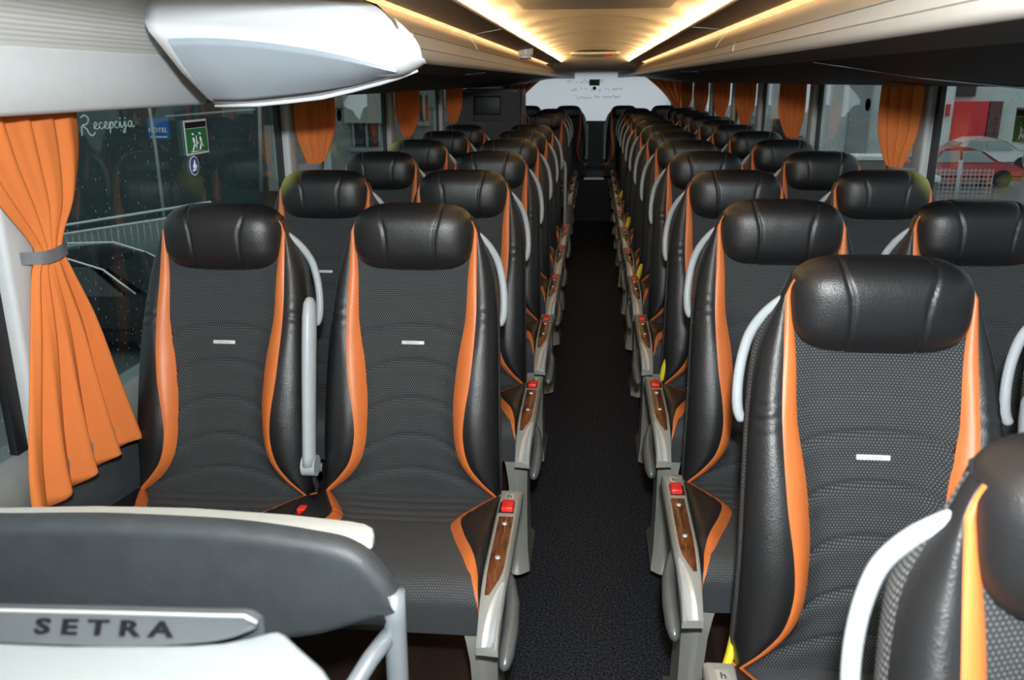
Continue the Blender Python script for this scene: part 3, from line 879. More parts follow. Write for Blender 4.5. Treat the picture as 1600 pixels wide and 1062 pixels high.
# ceiling
rows = []
cy = [-.9, 0, 1.0, 2.0, 2.8, 3.6, 4.4, 5.6, 6.8, 8.3]
CXW = .345
def ceil_z(x): return EYE+.196+.050*(1-min(1, (abs(x)/.335)**2.4))
XS = [-CXW+2*CXW*j/16 for j in range(17)]
for y in cy: rows.append([(x, y, ceil_z(x)) for x in XS])
for y, dz, wd, fl in ((8.38, .232, 1.0, .1), (8.46, .205, 1.05, .4), (8.54, .172, 1.12, .7), (8.66, .136, 1.22, .9), (8.85, .108, 1.3, 1), (9.3, .101, 1.35, 1), (10.5, .104, 1.45, 1), (11.73, .112, 1.5, 1)):
    rows.append([(x*wd, y, (ceil_z(x)-EYE-.246+dz)*(1-fl)+(dz-.012*(x/CXW)**2)*fl+EYE) for x in XS])
mb = MB(); mb.grid(rows, flip=True); struct(mb.build('ceiling', M['ceil']))
for i, y in enumerate((3.6, 4.7, 5.8, 6.9)):
    mb = MB(); mb.tube([(x, y, ceil_z(x)+.001) for x in [-.29+.58*j/12 for j in range(13)]], .0025, 6); struct(mb.build(f'trim_ceiling_joint_{i+1}', M['rackbeige']))
mb = MB(); mb.box(LX, RX, Y0, Y1, 2.03, 2.06); struct(mb.build('ceiling_roof', M['black'], smooth=False))
for s in (-1, 1):
    mb = MB(); mb.grid([[(s*.345, y, EYE+.193), (s*.45, y, EYE+.172), (s*1.2, y, EYE+.17)] for y in (Y0, Y1)], flip=s < 0); struct(mb.build('ceiling_side_' + ('left' if s < 0 else 'right'), M['brown']))
    # rear quarter infill above window
    mb = MB(); mb.add([(s*.31, 8.3, EYE+.168), (s*.45, 8.0, EYE+.150), (s*.45, 11.2, EYE+.09), (s*1.0, 11.72, EYE+.10), (s*.4, 11.72, EYE+.112), (s*.36, 9.5, EYE+.155)], [(0, 1, 2, 5), (5, 2, 3, 4)])
    struct(mb.build('trim_rear_' + ('left' if s < 0 else 'right'), M['rackbeige'], smooth=False))
# roof hatches
def hatch(y0, y1, lab, hw):
    t = thing('roof_hatch', lab, 'hatch', (0, 0, 0), 'roof hatches')
    z = ceil_z(0)
    o = rbox('frame', -hw, hw, y0, y1, z-.022, z-.001, .008, M['ceil'], t, 3, fn=lambda x, y, zz: (x, y, zz-.050*min(1, (abs(x)/.312)**2.4)))
    rbox('panel', -hw+.05, hw-.05, y0+.05, y1-.05, z-.028, z-.018, .006, M['rackwhite'], t, 3, fn=lambda x, y, zz: (x, y, zz-.050*min(1, (abs(x)/.312)**2.4)))
    return t
hatch(2.05, 2.72, 'cream roof hatch in the ceiling near the top of the picture', .22)
h2 = hatch(7.35, 8.1, 'cream roof hatch far back, with a red handle', .20)
rbox('handle', .075, .145, 7.335, 7.37, EYE+.196, EYE+.209, .005, M['red'], h2)
g = thing('exit_light', 'tiny green exit marker on the ceiling above the rear window', 'sign')
rbox('plate', -.04, .06, 11.62, 11.635, EYE+.125, EYE+.155, .003, M['black'], g)
text_mesh('EXIT', .028, simple('lit green', (.05, .4, .05), .5, emit=(.1, .9, .1), es=.3), 'lettering', g, frame((.01, 11.617, EYE+.14), (1, 0, 0), (0, 0, 1)), .001) if False else None
for dx in (-.015, .035):
    mb = MB(); mb.box(dx-.015, dx+.015, 11.615, 11.621, EYE+.132, EYE+.148); mb.build('arrow_light', simple('green light', (.05, .4, .05), .5, emit=(.12, .5, .02), es=.5), g, smooth=False)
# white dome sensor
d = thing('smoke_detector', 'white round detector under the left brown ceiling panel', 'detector')
DX, DY, DZ = -.365, 4.75, EYE+.166
mb = MB(); mb.lathe(DX, DY, [(.002, DZ-.052), (.022, DZ-.051), (.029, DZ-.046), (.029, DZ-.035), (.038, DZ-.032), (.040, DZ-.016), (.040, DZ)], 24); mb.build('body', M['pod'], d, sharp=.9)
mb = MB()
for k in range(10):
    a = 2*PI*k/10; mb.box(DX+.025*math.cos(a)-.0025, DX+.025*math.cos(a)+.0025, DY+.025*math.sin(a)-.0025, DY+.025*math.sin(a)+.0025, DZ-.053, DZ-.044)
mb.build('vent_slots', M['ink'], d, smooth=False)

# ------------------------------------------------------------------ front left: white panels and screen pod
mb = MB(); rows = []
for y in (-.85, .4, 2.3):
    rows.append([(-1.155, y, EYE-.050), (-1.06, y, EYE-.056), (-1.043, y, EYE-.054), (-1.033, y, EYE-.046), (-1.032, y, EYE+.00), (-1.030, y, EYE+.061), (-1.034, y, EYE+.064)])
mb.grid(rows); struct(mb.build('trim_front_left_panel', M['panel']))
mb = MB(); mb.grid([[(-1.034, y, EYE+.064), (-1.015, y, EYE+.085), (-.995, y, EYE+.110), (-.97, y, EYE+.140), (-.93, y, EYE+.172)] for y in (-.85, .4, 2.3)]); struct(mb.build('trim_ribbed_panel', M['ribbed']))
mb = MB(); mb.add([(-1.165, 2.3, EYE-.05), (-1.034, 2.3, EYE-.05), (-1.034, 2.3, EYE+.064), (-1.165, 2.3, EYE+.064)], [(0, 1, 2, 3)]); struct(mb.build('trim_panel_end', M['panel'], smooth=False))

# fold-down screen pod hanging from the front left rack
pod = thing('screen_pod', 'white teardrop-shaped fold-down screen housing under the front left rack', 'screen housing')
PR = [
 [(-.776, 1.66, 1.80), (-.694, 1.66, 1.80), (-.588, 1.66, 1.787), (-.495, 1.66, 1.762), (-.426, 1.65, 1.744), (-.374, 1.64, 1.718), (-.335, 1.62, 1.687), (-.314, 1.60, 1.663), (-.306, 1.58, 1.645)],
 [(-.752, 1.5, 1.742), (-.658, 1.5, 1.752), (-.558, 1.5, 1.747), (-.481, 1.5, 1.738), (-.411, 1.5, 1.720), (-.355, 1.5, 1.693), (-.314, 1.5, 1.668), (-.293, 1.5, 1.651), (-.285, 1.5, 1.639)],
 [(-.736, 1.44, 1.712), (-.652, 1.44, 1.716), (-.556, 1.44, 1.711), (-.474, 1.44, 1.704), (-.402, 1.44, 1.69), (-.35, 1.44, 1.672), (-.309, 1.44, 1.654), (-.288, 1.455, 1.643), (-.280, 1.47, 1.637)],
 [(-.729, 1.42, 1.696), (-.649, 1.417, 1.694), (-.554, 1.417, 1.687), (-.47, 1.417, 1.680), (-.397, 1.417, 1.668), (-.346, 1.418, 1.655), (-.305, 1.42, 1.642), (-.286, 1.44, 1.636), (-.278, 1.46, 1.634)],
 [(-.722, 1.415, 1.682), (-.646, 1.41, 1.680), (-.551, 1.41, 1.674), (-.468, 1.41, 1.666), (-.399, 1.41, 1.654), (-.347, 1.412, 1.641), (-.310, 1.418, 1.629), (-.289, 1.44, 1.630), (-.278, 1.46, 1.632)],
 [(-.713, 1.425, 1.664), (-.640, 1.419, 1.668), (-.549, 1.418, 1.662), (-.468, 1.418, 1.652), (-.402, 1.42, 1.638), (-.352, 1.424, 1.625), (-.315, 1.432, 1.617), (-.291, 1.45, 1.624), (-.279, 1.465, 1.631)],
 [(-.700, 1.47, 1.618), (-.63, 1.46, 1.618), (-.545, 1.455, 1.618), (-.47, 1.453, 1.617), (-.410, 1.45, 1.614), (-.360, 1.448, 1.611), (-.32, 1.45, 1.611), (-.294, 1.462, 1.621), (-.280, 1.47, 1.630)],
 [(-.680, 1.52, 1.572), (-.62, 1.51, 1.572), (-.545, 1.505, 1.578), (-.475, 1.50, 1.586), (-.415, 1.495, 1.595), (-.365, 1.488, 1.604), (-.326, 1.48, 1.610), (-.297, 1.48, 1.620), (-.281, 1.48, 1.630)],
 [(-.679, 1.54, 1.564), (-.601, 1.54, 1.566), (-.545, 1.54, 1.571), (-.48, 1.54, 1.578), (-.422, 1.53, 1.590), (-.37, 1.52, 1.602), (-.335, 1.505, 1.611), (-.297, 1.49, 1.622), (-.281, 1.49, 1.631)],
 [(-.690, 1.565, 1.568), (-.601, 1.565, 1.570), (-.545, 1.565, 1.575), (-.48, 1.565, 1.583), (-.425, 1.56, 1.595), (-.375, 1.55, 1.607), (-.34, 1.535, 1.616), (-.30, 1.52, 1.628), (-.286, 1.51, 1.634)],
 [(-.74, 1.66, 1.63), (-.65, 1.66, 1.632), (-.57, 1.66, 1.634), (-.50, 1.66, 1.637), (-.44, 1.65, 1.640), (-.385, 1.64, 1.644), (-.345, 1.62, 1.648), (-.318, 1.60, 1.650), (-.306, 1.58, 1.645)],
]
PK = 1.25
def pk(p): return (p[0]*PK, p[1]*PK, EYE+(p[2]-EYE)*PK)
SK = [.90, .965]+[1.0]*9
PR = [[pk((p[0]*q, p[1]*q, EYE+(p[2]-EYE)*q)) for p in r] for r, q in zip(PR, SK)]
def densify(row, n=4):
    out = []
    for i in range(len(row)-1):
        for k in range(n):
            t = (i+k/n)
            out.append(tuple(cr(list(range(len(row))), [p[c] for p in row], t) for c in range(3)))
    return out+[row[-1]]
rows = [densify(r) for r in PR]
# left end: round the side over to the back
for i, r in enumerate(rows):
    p = r[0]
    side = [(p[0]-.004, p[1]+.05, p[2]+(1.71-p[2])*.10), (p[0]-.002, p[1]+.12, p[2]+(1.71-p[2])*.25), (p[0], 2.09, p[2]+(1.72-p[2])*.4)] if 0 < i < len(rows)-1 else [p, p, p]
    rows[i] = side[::-1]+r
mb = MB(); mb.grid(rows, flip=False); mb.build('housing', M['pod'], pod)
# screen lid: a slightly raised panel in the tilted face
def pod_face(u, v):
    top = [(-.690, 1.4165, 1.668), (-.618, 1.4135, 1.668), (-.544, 1.413, 1.662), (-.47, 1.413, 1.652), (-.408, 1.414, 1.640), (-.357, 1.419, 1.627), (-.319, 1.428, 1.6165)]
    bot = [(-.668, 1.522, 1.571), (-.615, 1.506, 1.571), (-.545, 1.501, 1.577), (-.475, 1.497, 1.585), (-.415, 1.491, 1.594), (-.365, 1.482, 1.605), (-.319, 1.445, 1.6155)]
    top = [pk(p) for p in top]; bot = [pk(p) for p in bot]
    ks = list(range(7)); a = [cr(ks, [p[c] for p in top], u*6) for c in range(3)]; b2 = [cr(ks, [p[c] for p in bot], u*6) for c in range(3)]
    p = [a[c]+(b2[c]-a[c])*v for c in range(3)]; bulge = .012*math.sin(v*PI)*min(1, 3*(1-u))
    return (p[0], p[1]-bulge*.6-.0035, p[2]-bulge*.5-.002)
rows = [[pod_face(i/36, j/12) for i in range(37)] for j in range(13)]
rows = [[(p[0], p[1]+.006, p[2]+.004) for p in rows[0]]]+rows+[[(p[0], p[1]+.006, p[2]+.004) for p in rows[-1]]]
mb = MB(); mb.grid(rows, flip=False); mb.build('screen_lid', M['podface'], pod)
mb = MB(); mb.tube([(p[0], p[1]+.004, p[2]-.004) for p in PR[8][:8]], [.003]+[.005]*6+[.003], 8); mb.build('lower_rim', M['pod'], pod)

# ------------------------------------------------------------------ front left: padded partition, table, lettered lid
part = thing('padded_partition', 'dark grey padded modesty partition with silver tube frame, front left', 'partition')
ol = [(-1.10, 1.02), (-.90, 1.035), (-.807, 1.037), (-.666, 1.044), (-.53, 1.044), (-.47, 1.042), (-.423, 1.038), (-.375, 1.032), (-.336, 1.022), (-.312, 1.010), (-.290, .992), (-.269, .964), (-.257, .943), (-.247, .918), (-.246, .909), (-.256, .902), (-.309, .889), (-.42, .866), (-.552, .852), (-.845, .833), (-1.10, .83)]
pt = []
for q in range(len(ol)-1):   # resample the outline smoothly
    for k2_ in range(4):
        tt = q+k2_/4; ks = list(range(len(ol))); pt.append((cr(ks, [p[0] for p in ol], tt), cr(ks, [p[1] for p in ol], tt)))
pt.append(ol[-1]); n = len(pt); rings = []
nrm = []
for q in range(n):
    a, b2 = pt[q-1], pt[(q+1) % n]; d = Vector((b2[0]-a[0], b2[1]-a[1])); d.normalize(); nrm.append((-d.y, d.x))
def ring(off, dep): return [(p[0]-m_[0]*off, .985+dep, p[1]-m_[1]*off) for p, m_ in zip(pt, nrm)]
for q in range(7):
    a = q/6*PI/2; rings.append(ring(.020*(1-math.sin(a)), .020*(1-math.cos(a))))
rings.append(ring(.0, .03))
C0 = (-.60, .945)
def inner(kf): return [(C0[0]+(r[0]-C0[0])*kf, .985-.002*(1-kf), C0[1]+(r[2]-C0[1])*kf) for r in rings0]
rings0 = rings[0]; rings = [inner(.02), inner(.4), inner(.75), inner(.93)]+rings
mb = MB(); mb.grid(rings, close=True); mb.f.append(tuple(range(n))); mb.f.append(tuple((len(rings)-1)*n+k3 for k3 in range(n))[::-1])
pd = mb.build('pad', M['padded'], part, sharp=1.2)
for v in pd.data.vertices: v.co.z -= .014*sm((-.26-v.co.x)/.12)
mb = MB(); mb.tube([(-.258, 1.003, .935), (-.258, 1.003, .89), (-.259, 1.003, .60), (-.26, 1.003, .20), (-.26, 1.003, POD)], .0155, 16); mb.build('upright_tube', M['tube'], part)
mb = MB(); mb.tube([(-.266, 1.0, .868), (-.285, .965, .853), (-.30, .935, .835), (-.345, .86, .76), (-.42, .80, .60)], .0125, 14); mb.build('brace_tube', M['tube'], part)
mb = MB(); mb.tube([(-1.12, 1.003, .88), (-.60, 1.003, .88), (-.262, 1.003, .895)], .012, 12); mb.build('cross_tube', M['black'], part)
tb = thing('folding_table', 'cream white folding table top behind the grey padded partition', 'table')
ol = [(-1.08, 1.060), (-.867, 1.076), (-.727, 1.093), (-.581, 1.099), (-.432, 1.091), (-.335, 1.079), (-.312, 1.073), (-.298, 1.062), (-.292, 1.045), (-.291, 1.028), (-.30, 1.026), (-1.08, 1.026)]
prism('table_top', ol, -.016, lambda a, b, t: (a, b, .998+t), M['table'], tb, .004, 3)
mb = MB(); mb.tube([(-.62, 1.045, .985), (-.62, 1.05, .6), (-.62, 1.05, POD)], .012, 10); mb.build('leg', M['steel'], tb)

cs = thing('lettered_console', 'white console lid with a lettered grey band, lower left corner', 'console')
far = [(-.90, .536), (-.62, .539), (-.458, .540), (-.405, .541), (-.355, .545), (-.305, .550), (-.281, .555), (-.263, .563), (-.250, .571), (-.243, .573), (-.235, .569), (-.218, .553), (-.194, .532), (-.184, .519), (-.176, .503), (-.172, .480)]
ol = far+[(-.172, .36), (-.20, .33), (-.90, .33)]
prism('lid', ol, -.02, lambda a, b, t: (a, b, 1.18+t), M['console'], cs, .006, 4)
# the band rises behind the lid and leans back
bp = [(-.90, .5455, 1.170), (-.62, .5455, 1.172), (-.495, .5455, 1.1735), (-.408, .546, 1.1745), (-.355, .548, 1.175), (-.302, .5525, 1.178), (-.276, .556, 1.182), (-.257, .5595, 1.189)]
tp = [(-.90, .560, 1.184), (-.62, .560, 1.188), (-.495, .560, 1.1905), (-.408, .560, 1.1935), (-.361, .560, 1.195), (-.292, .560, 1.197), (-.265, .560, 1.198), (-.255, .560, 1.1925)]
rows = [bp, [(a[0]*.5+b[0]*.5, a[1]*.5+b[1]*.5+.0015, a[2]*.5+b[2]*.5) for a, b in zip(bp, tp)], tp, [(x, y+.004, z+.0015) for x, y, z in tp], [(x, y+.012, z) for x, y, z in tp], [(x, y+.014, z-.04) for x, y, z in tp]]
rows = [densify(r, 4) for r in rows]
mb = MB(); mb.grid(rows); bd = mb.build('grey_band', M['band'], cs, sharp=.6)
text_mesh('SETRA', .0165, M['ink'], 'lettering', bd, frame((-.379, .5535, 1.1862), (1, .01, .024), (-.02, .55, .85)), .0012, 1.7, space=1.62, offset=.0004)
mb = MB(); mb.tube([(x, y+.001, z+.0012) for x, y, z in tp], .0013, 8); mb.build('bright_edge', M['silver'], bd)
mb = MB(); mb.box(-.88, -.24, .35, .55, .0, 1.162); mb.build('cabinet', M['black'], cs, smooth=False)

# ------------------------------------------------------------------ curtains
def curtain(name_lab, side, y_post, prof, cat='curtain', group='orange window curtains', folds=5, x_in=.035, seed=0, zt=None, slant=.0):
    """prof: list of (z, y near, y far, depth of folds)"""
    x0, s = (LX, -1) if side == 'L' else (RX, 1)
    rg = random.Random(seed); ph = rg.random()*6
    t = thing('curtain', name_lab, cat, (0, 0, 0), group)
    zs = [p[0] for p in prof][::-1]
    rows = []; y_post0 = prof[0][1]; wmax = prof[0][2]-prof[0][1]
    n = 60; nz = 60
    for i in range(nz+1):
        z = zs[0]+(zs[-1]-zs[0])*i/nz
        ya = cr(zs, [p[1] for p in prof][::-1], z); yb = cr(zs, [p[2] for p in prof][::-1], z); dd = cr(zs, [p[3] for p in prof][::-1], z)
        r = []
        for j in range(n+1):
            u = j/n
            w = math.sin(u*folds*2*PI+ph+.5*math.sin(3*u+z*2))+.35*math.sin(u*folds*3.7*PI+ph*2+z*3)
            hem = .012*math.sin(u*folds*2*PI+ph)*(1 if i == 0 else 0)
            r.append((x0-s*(x_in+dd*(w*.8+1.0)+slant*((ya-y_post0)+(yb-ya)*u)/wmax), ya+(yb-ya)*u, z+hem))
        rows.append(r)
    mb = MB(); mb.grid(rows, flip=(s > 0)); co_ = mb.build('cloth', M['curtain'], t)
    so = co_.modifiers.new('thickness', 'SOLIDIFY'); so.thickness = .003; so.offset = 0
    # tieback
    k = zt; ya = cr(zs, [p[1] for p in prof][::-1], k); yb = cr(zs, [p[2] for p in prof][::-1], k); dd = cr(zs, [p[3] for p in prof][::-1], k)
    xo = x0-s*(x_in+dd*2.1+.008+slant*.5)
    loop = [(x0-s*.024, ya-.02, k), (xo+s*.01, ya-.010, k), (xo, ya+.01, k-.002), (xo, (ya+yb)/2, k-.001), (xo, yb-.01, k+.004), (xo+s*.012, yb+.006, k+.006), (x0-s*.026, yb+.01, k+.008)]
    mb = MB(); rr = []
    for p in loop: rr.append([(p[0], p[1], p[2]-.013), (p[0], p[1], p[2]+.013)])
    mb.grid([[r[0] for r in rr], [r[1] for r in rr]]); mb.grid([[(r[0][0]+s*.003, r[0][1], r[0][2]) for r in rr], [(r[1][0]+s*.003, r[1][1], r[1][2]) for r in rr]], flip=True)
    mb.build('tieback', M['tie'], t)
    return t
curtain('large orange curtain tied with a grey band, nearest on the left', 'L', 1.56,
        [(1.545, 1.46, 1.86, .012), (1.45, 1.50, 1.845, .012), (1.36, 1.565, 1.80, .012), (1.30, 1.615, 1.735, .012), (1.267, 1.63, 1.715, .012), (1.23, 1.605, 1.735, .013), (1.10, 1.555, 1.80, .018), (.95, 1.50, 1.85, .022), (.85, 1.47, 1.885, .024), (.755, 1.455, 1.915, .026)], folds=5, seed=2, zt=1.262, x_in=.03)
def short_prof(y0, w, zt=1.285):
    return [(1.585, y0, y0+w, .012), (1.46, y0, y0+w, .012), (1.40, y0+.04*w, y0+w*.93, .012), (1.33, y0+.18*w, y0+w*.74, .012), (zt, y0+.26*w, y0+w*.60, .010), (zt-.05, y0+.2*w, y0+w*.64, .012), (1.10, y0+.08*w, y0+w*.72, .014), (1.02, y0, y0+w*.82, .016)]
LLAB = ['orange curtain left of the second window, above the yellowed headrest', 'orange curtain on the third left pillar from the front', 'orange curtain on the left beside the dark cabin']
for i, (y, w) in enumerate(((3.27, .18), (4.99, .22), (6.70, .16))):
    curtain(LLAB[i], 'L', y, short_prof(y, w), folds=4, seed=5+i, zt=1.285, slant=.095)
RLAB = ['widest orange curtain on the right, beside the red parked car', 'second orange curtain from the front on the right', 'third orange curtain from the front on the right', 'fourth orange curtain from the front on the right', 'fifth orange curtain from the front on the right', 'narrow orange curtain on the rearmost right pillar']
for i, (y, w) in enumerate(((3.23, .13), (4.90, .17), (6.47, .22), (7.69, .26), (9.15, .30), (10.56, .30))):
    curtain(RLAB[i], 'R', y, short_prof(y, w), folds=4, seed=20+i, zt=1.285, slant=.105)
# rear window curtains, swept outwards
for s, lab in ((-1, 'orange curtain swept aside at the left of the rear window'), (1, 'orange curtain swept aside at the right of the rear window')):
    t = thing('curtain', lab, 'curtain', (0, 0, 0), 'orange window curtains')
    rows = []
    for i in range(25):
        v = i/24; z = 1.70-.62*v
        xin = .58+.50*(1-(1-v)**1.9); xin = min(xin, 1.06)
        r = []
        for j in range(41):
            u = j/40; x = xin+(1.13-xin)*u
            r.append((s*x, 11.66+.018*math.sin(u*26+2*v), z))
        rows.append(r)
    off = [[(p[0], p[1]+.005, p[2]) for p in r] for r in rows]
    mb = MB(); mb.grid(rows, flip=s < 0); mb.grid(off, flip=s > 0); mb.build('cloth', M['curtain'], t)

# ------------------------------------------------------------------ cabin, pole, stickers, straps
cb = thing('cabin', 'dark grey cabin with a recessed panel on the left past the seats', 'cabin')
mb = MB()
F = 7.0; x0, x1, z1 = -1.14, -.575, 1.545
rx0, rx1, rz0, rz1 = -.955, -.735, 1.30, 1.495
mb.box(x0, rx0, F, 7.5, 0, z1); mb.box(rx1, x1, F, 7.5, 0, z1); mb.box(rx0, rx1, F, 7.5, 0, rz0); mb.box(rx0, rx1, F, 7.5, rz1, z1); mb.box(rx0, rx1, F+.06, 7.5, rz0, rz1)
mb.build('body', M['dark'], cb, smooth=False)
rbox('recess_panel', rx0+.004, rx1-.004, F+.03, F+.065, rz0+.05, rz1-.004, .008, M['black'], cb)
rbox('corner_post', x1-.004, x1+.02, F-.015, F+.03, 0, z1, .006, M['black'], cb)
mb = MB(); mb.tube([(-1.10, F-.012, z1-.015), (-.9, F-.012, z1-.01), (-.6, F-.012, z1-.015)], .008, 8); mb.build('top_rail', M['gun'], cb)
gp = thing('grab_pole', 'thin pale upright grab pole beside the aisle past the left seats', 'pole')
mb = MB(); mb.tube([(-.215, 6.93, .0), (-.215, 6.93, .40), (-.215, 6.93, .93), (-.222, 6.95, .975), (-.245, 6.98, 1.0), (-.30, 6.99, 1.005), (-.58, 7.0, 1.0)], .012, 12); mb.build('tube', M['white'], gp)

exit_sticker('exit_sign', 'green emergency exit sticker on the first left window', (-1.1795, 2.525, 1.447), (0, 1, 0), .150, .100)
oval_sticker('oval_sticker', 'blue oval sticker below the green sign on the left window', (-1.1795, 2.490, 1.366), (0, 1, 0), .060, .058)
exit_sticker('exit_sign', 'green emergency exit sticker at the right edge on the first right window', (1.1945, 2.56, 1.474), (0, -1, 0), .150, .100)
oval_sticker('oval_sticker', 'blue oval sticker below the green sign on the right window', (1.1945, 2.525, 1.392), (0, -1, 0), .060, .058)
def black_spot(lab, c, xd):
    t = thing('oval_sticker', lab, 'sticker'); xd = Vector(xd); nv = xd.cross(Vector((0, 0, 1)))
    ring = [tuple(Vector(c)+xd*.036*math.cos(a)+Vector((0, 0, .027*math.sin(a)))+nv*.001) for a in [2*PI*k/24 for k in range(24)]]
    back = [tuple(Vector(p)-nv*.002) for p in ring]
    mb = MB(); mb.add(ring, [tuple(range(24))]); mb.grid([ring, back], close=True); mb.build('disc', M['ink'], t, smooth=False)
black_spot('small black oval sticker on the second right window', (1.1945, 4.02, 1.496), (0, -1, 0))
black_spot('small black oval sticker on the second left window', (-1.1795, 4.03, 1.455), (0, 1, 0))
# rear sign
t = thing('exit_sign', 'small dark green sign on the rear window', 'sign')
mb = MB(); mb.box(-.068, .068, 11.742, 11.746, 1.546, 1.624); mb.build('plate', simple('deep green sign', (.012, .06, .02), .6), t, smooth=False)
mb = MB()
for ox in (-.04, -.012, .02, .045): mb.tube([(ox, 11.7405, 1.575), (ox+.012, 11.7405, 1.59), (ox+.002, 11.7405, 1.60)], .003, 5)
mb.build('figures', simple('green figures', (.10, .30, .12), .6), t)
t = thing('round_sticker', 'small black round sticker below the sign on the rear window', 'sticker')
mb = MB(); ring = [(.0+.024*math.cos(a), 11.743, 1.513+.024*math.sin(a)) for a in [2*PI*k/24 for k in range(24)]]; mb.add(ring, [tuple(range(24))[::-1]]); mb.grid([ring, [(p[0], 11.747, p[2]) for p in ring]], close=True); mb.build('disc', M['ink'], t, smooth=False)
mb = MB(); mb.tube([(0, 11.7415, 1.503), (0, 11.7415, 1.523)], .004, 6); mb.build('emblem', M['grey'], t)

def strap(lab, pts, w):
    """limp yellow webbing strap hanging from a seat's back down to the console"""
    rows = []
    n = 24; k = list(range(len(pts)))
    for i in range(n+1):
        t = i/n*(len(pts)-1); p = [cr(k, [q[c] for q in pts], t) for c in range(3)]; ww = cr(k, w, t)
        rows.append([(p[0]-ww*.35, p[1]-ww*.2, p[2]+.0), (p[0], p[1]-.004-ww*.1, p[2]+ww*.10), (p[0]+ww*.35, p[1]+ww*.2, p[2]+.002), (p[0], p[1]+.002, p[2]-.002)])
    mb = MB(); mb.grid(rows, close=True); o = mb.build('yellow_strap', M['yellow']); tag(o, lab, 'strap', 'yellow straps')
strap('yellow strap hanging at the lower edge of the nearest whole right seat', [(.281, 1.385, .665), (.273, 1.345, .645), (.262, 1.32, .622), (.246, 1.30, .60), (.232, 1.28, .565), (.226, 1.27, .50)], [.03, .04, .04, .034, .024, .014])
strap('second yellow strap fold beside the first at the near right seat', [(.284, 1.38, .640), (.279, 1.34, .610), (.272, 1.31, .580), (.266, 1.29, .53)], [.02, .026, .026, .014])
LABS = ['yellow strap beside the first wooden console row clear of the nearest seats', 'yellow strap further back on the right, two consoles beyond the larger strap', 'small yellow strap far back by the right consoles', 'tiny farthest yellow strap by the right consoles']
LABS[0] = 'larger yellow strap hanging over the right aisle edge, second nearest of the strap spots'
for i, (x, y, z) in enumerate(((.265, 2.76, .70), (.250, 4.27, .69), (.247, 5.77, .70), (.245, 7.30, .69))):
    strap(LABS[i], [(x+.006, y+.012, z+.03), (x-.002, y+.004, z-.01), (x-.016, y-.002, z-.062), (x-.044, y-.006, z-.098), (x-.053, y-.008, z-.140)], [.022, .052, .040, .013, .009])

# ------------------------------------------------------------------ outside
def W(k, x, y, z): return (x*k, y*k, EYE+(z-EYE)*k)
GZ = -2.3
M['asphalt'] = simple('wet asphalt', (.10, .105, .11), .35, bump=.2, bscale=8)
M['facadeL'] = simple('dark teal glazed facade', (.030, .052, .054), .3, var=.3, nscale=1.5)
M['facade2'] = simple('grey rendered facade', (.26, .265, .245), .7, var=.08, nscale=2)
M['facadeR'] = simple('pale grey green facade', (.56, .61, .585), .7, var=.08, nscale=1.2)
M['stripeR'] = simple('grey facade strip', (.30, .335, .33), .7, var=.08, nscale=2)
M['pale'] = simple('pale concrete', (.72, .75, .74), .7, var=.1, nscale=2)
M['redp'] = simple('red cladding', (.70, .035, .045), .6, var=.12, nscale=4)
M['orangep'] = simple('orange red poster', (.75, .17, .08), .6, var=.2, nscale=2)
M['winglass'] = simple('dark window pane', (.02, .024, .027), .15)
M['carred'] = simple('dark red car paint', (.45, .04, .045), .2, var=.05)
M['carwhite'] = simple('white car paint', (.65, .66, .66), .2, var=.03)
M['carblack'] = simple('black car paint', (.008, .008, .010), .15)
M['carglass'] = simple('car window glass', (.22, .27, .27), .1)
M['railing'] = simple('light railing paint', (.40, .42, .42), .4)
mb = MB(); mb.box(-60, 60, -10, 120, GZ-.2, GZ); o = mb.build('ground', M['asphalt'], smooth=False); struct(o)
# left: reception building
k = 2.0
mb = MB(); mb.box(-14, -6.0, 18.0, 18.4, GZ, 6); o = mb.build('wall_reception_building', M['facadeL'], smooth=False); struct(o)
o = thing('reception_sign', 'thin white script lettering on the dark building behind the first left window', 'sign')
tm = frame((-10.20, 17.93, EYE-.46*k+.02), (1, 0, .06), (0, 0, 1))
SW = simple('white sign tube', (.7, .75, .73), .5, emit=(.8, .9, .88), es=.25)
mb = MB()
def script(glyphs, x, y, s, r):
    for g2 in glyphs:
        P = [Vector((x+px*s, 0, y+py*s)) for px, py in g2[1]]
        ks = list(range(len(P)))
        pts = [(cr(ks, [p.x for p in P], i/6), 17.93, cr(ks, [p.z for p in P], i/6)+(cr(ks, [p.x for p in P], i/6)+10.2)*.05) for i in range(6*(len(P)-1)+1)]
        mb.tube(pts, r, 6)
        x += g2[0]*s
e_ = [(0, .1), (.25, .3), (.35, .5), (.2, .6), (.08, .4), (.12, .1), (.35, .02), (.55, .2)]
c_ = [(.35, .5), (.2, .58), (.05, .35), (.12, .08), (.3, .02), (.52, .2)]
p_ = [(0, .15), (.12, .55), (.1, .1), (.04, -.45), (.12, .3), (.3, .58), (.42, .35), (.3, .05), (.12, .1)]
i_ = [(0, .2), (.12, .55), (.13, .15), (.22, .03), (.38, .2)]
j_ = [(0, .2), (.16, .55), (.15, .0), (.08, -.42), (-.1, -.35), (.1, -.05), (.35, .2)]
a_ = [(.38, .5), (.18, .58), (.04, .3), (.15, .04), (.32, .2), (.4, .55), (.4, .15), (.5, .03), (.64, .15)]
script([(.95, [(.05, 1.15), (.35, 1.3), (.62, 1.05), (.45, .7), (.1, .6), (.4, .35), (.55, .0), (.8, -.12), (1.0, .1)])], -10.90, EYE-.5*k-.0, .30, .013)
script([(.0, [(.02, .55), (.0, .1), (-.05, -.1)])], -10.90, EYE-.5*k, .30, .012)
script([(.50, e_), (.48, c_), (.50, e_), (.50, p_), (.48, c_), (.40, i_), (.42, j_), (.6, a_)], -10.62, EYE-.455*k, .235, .010)
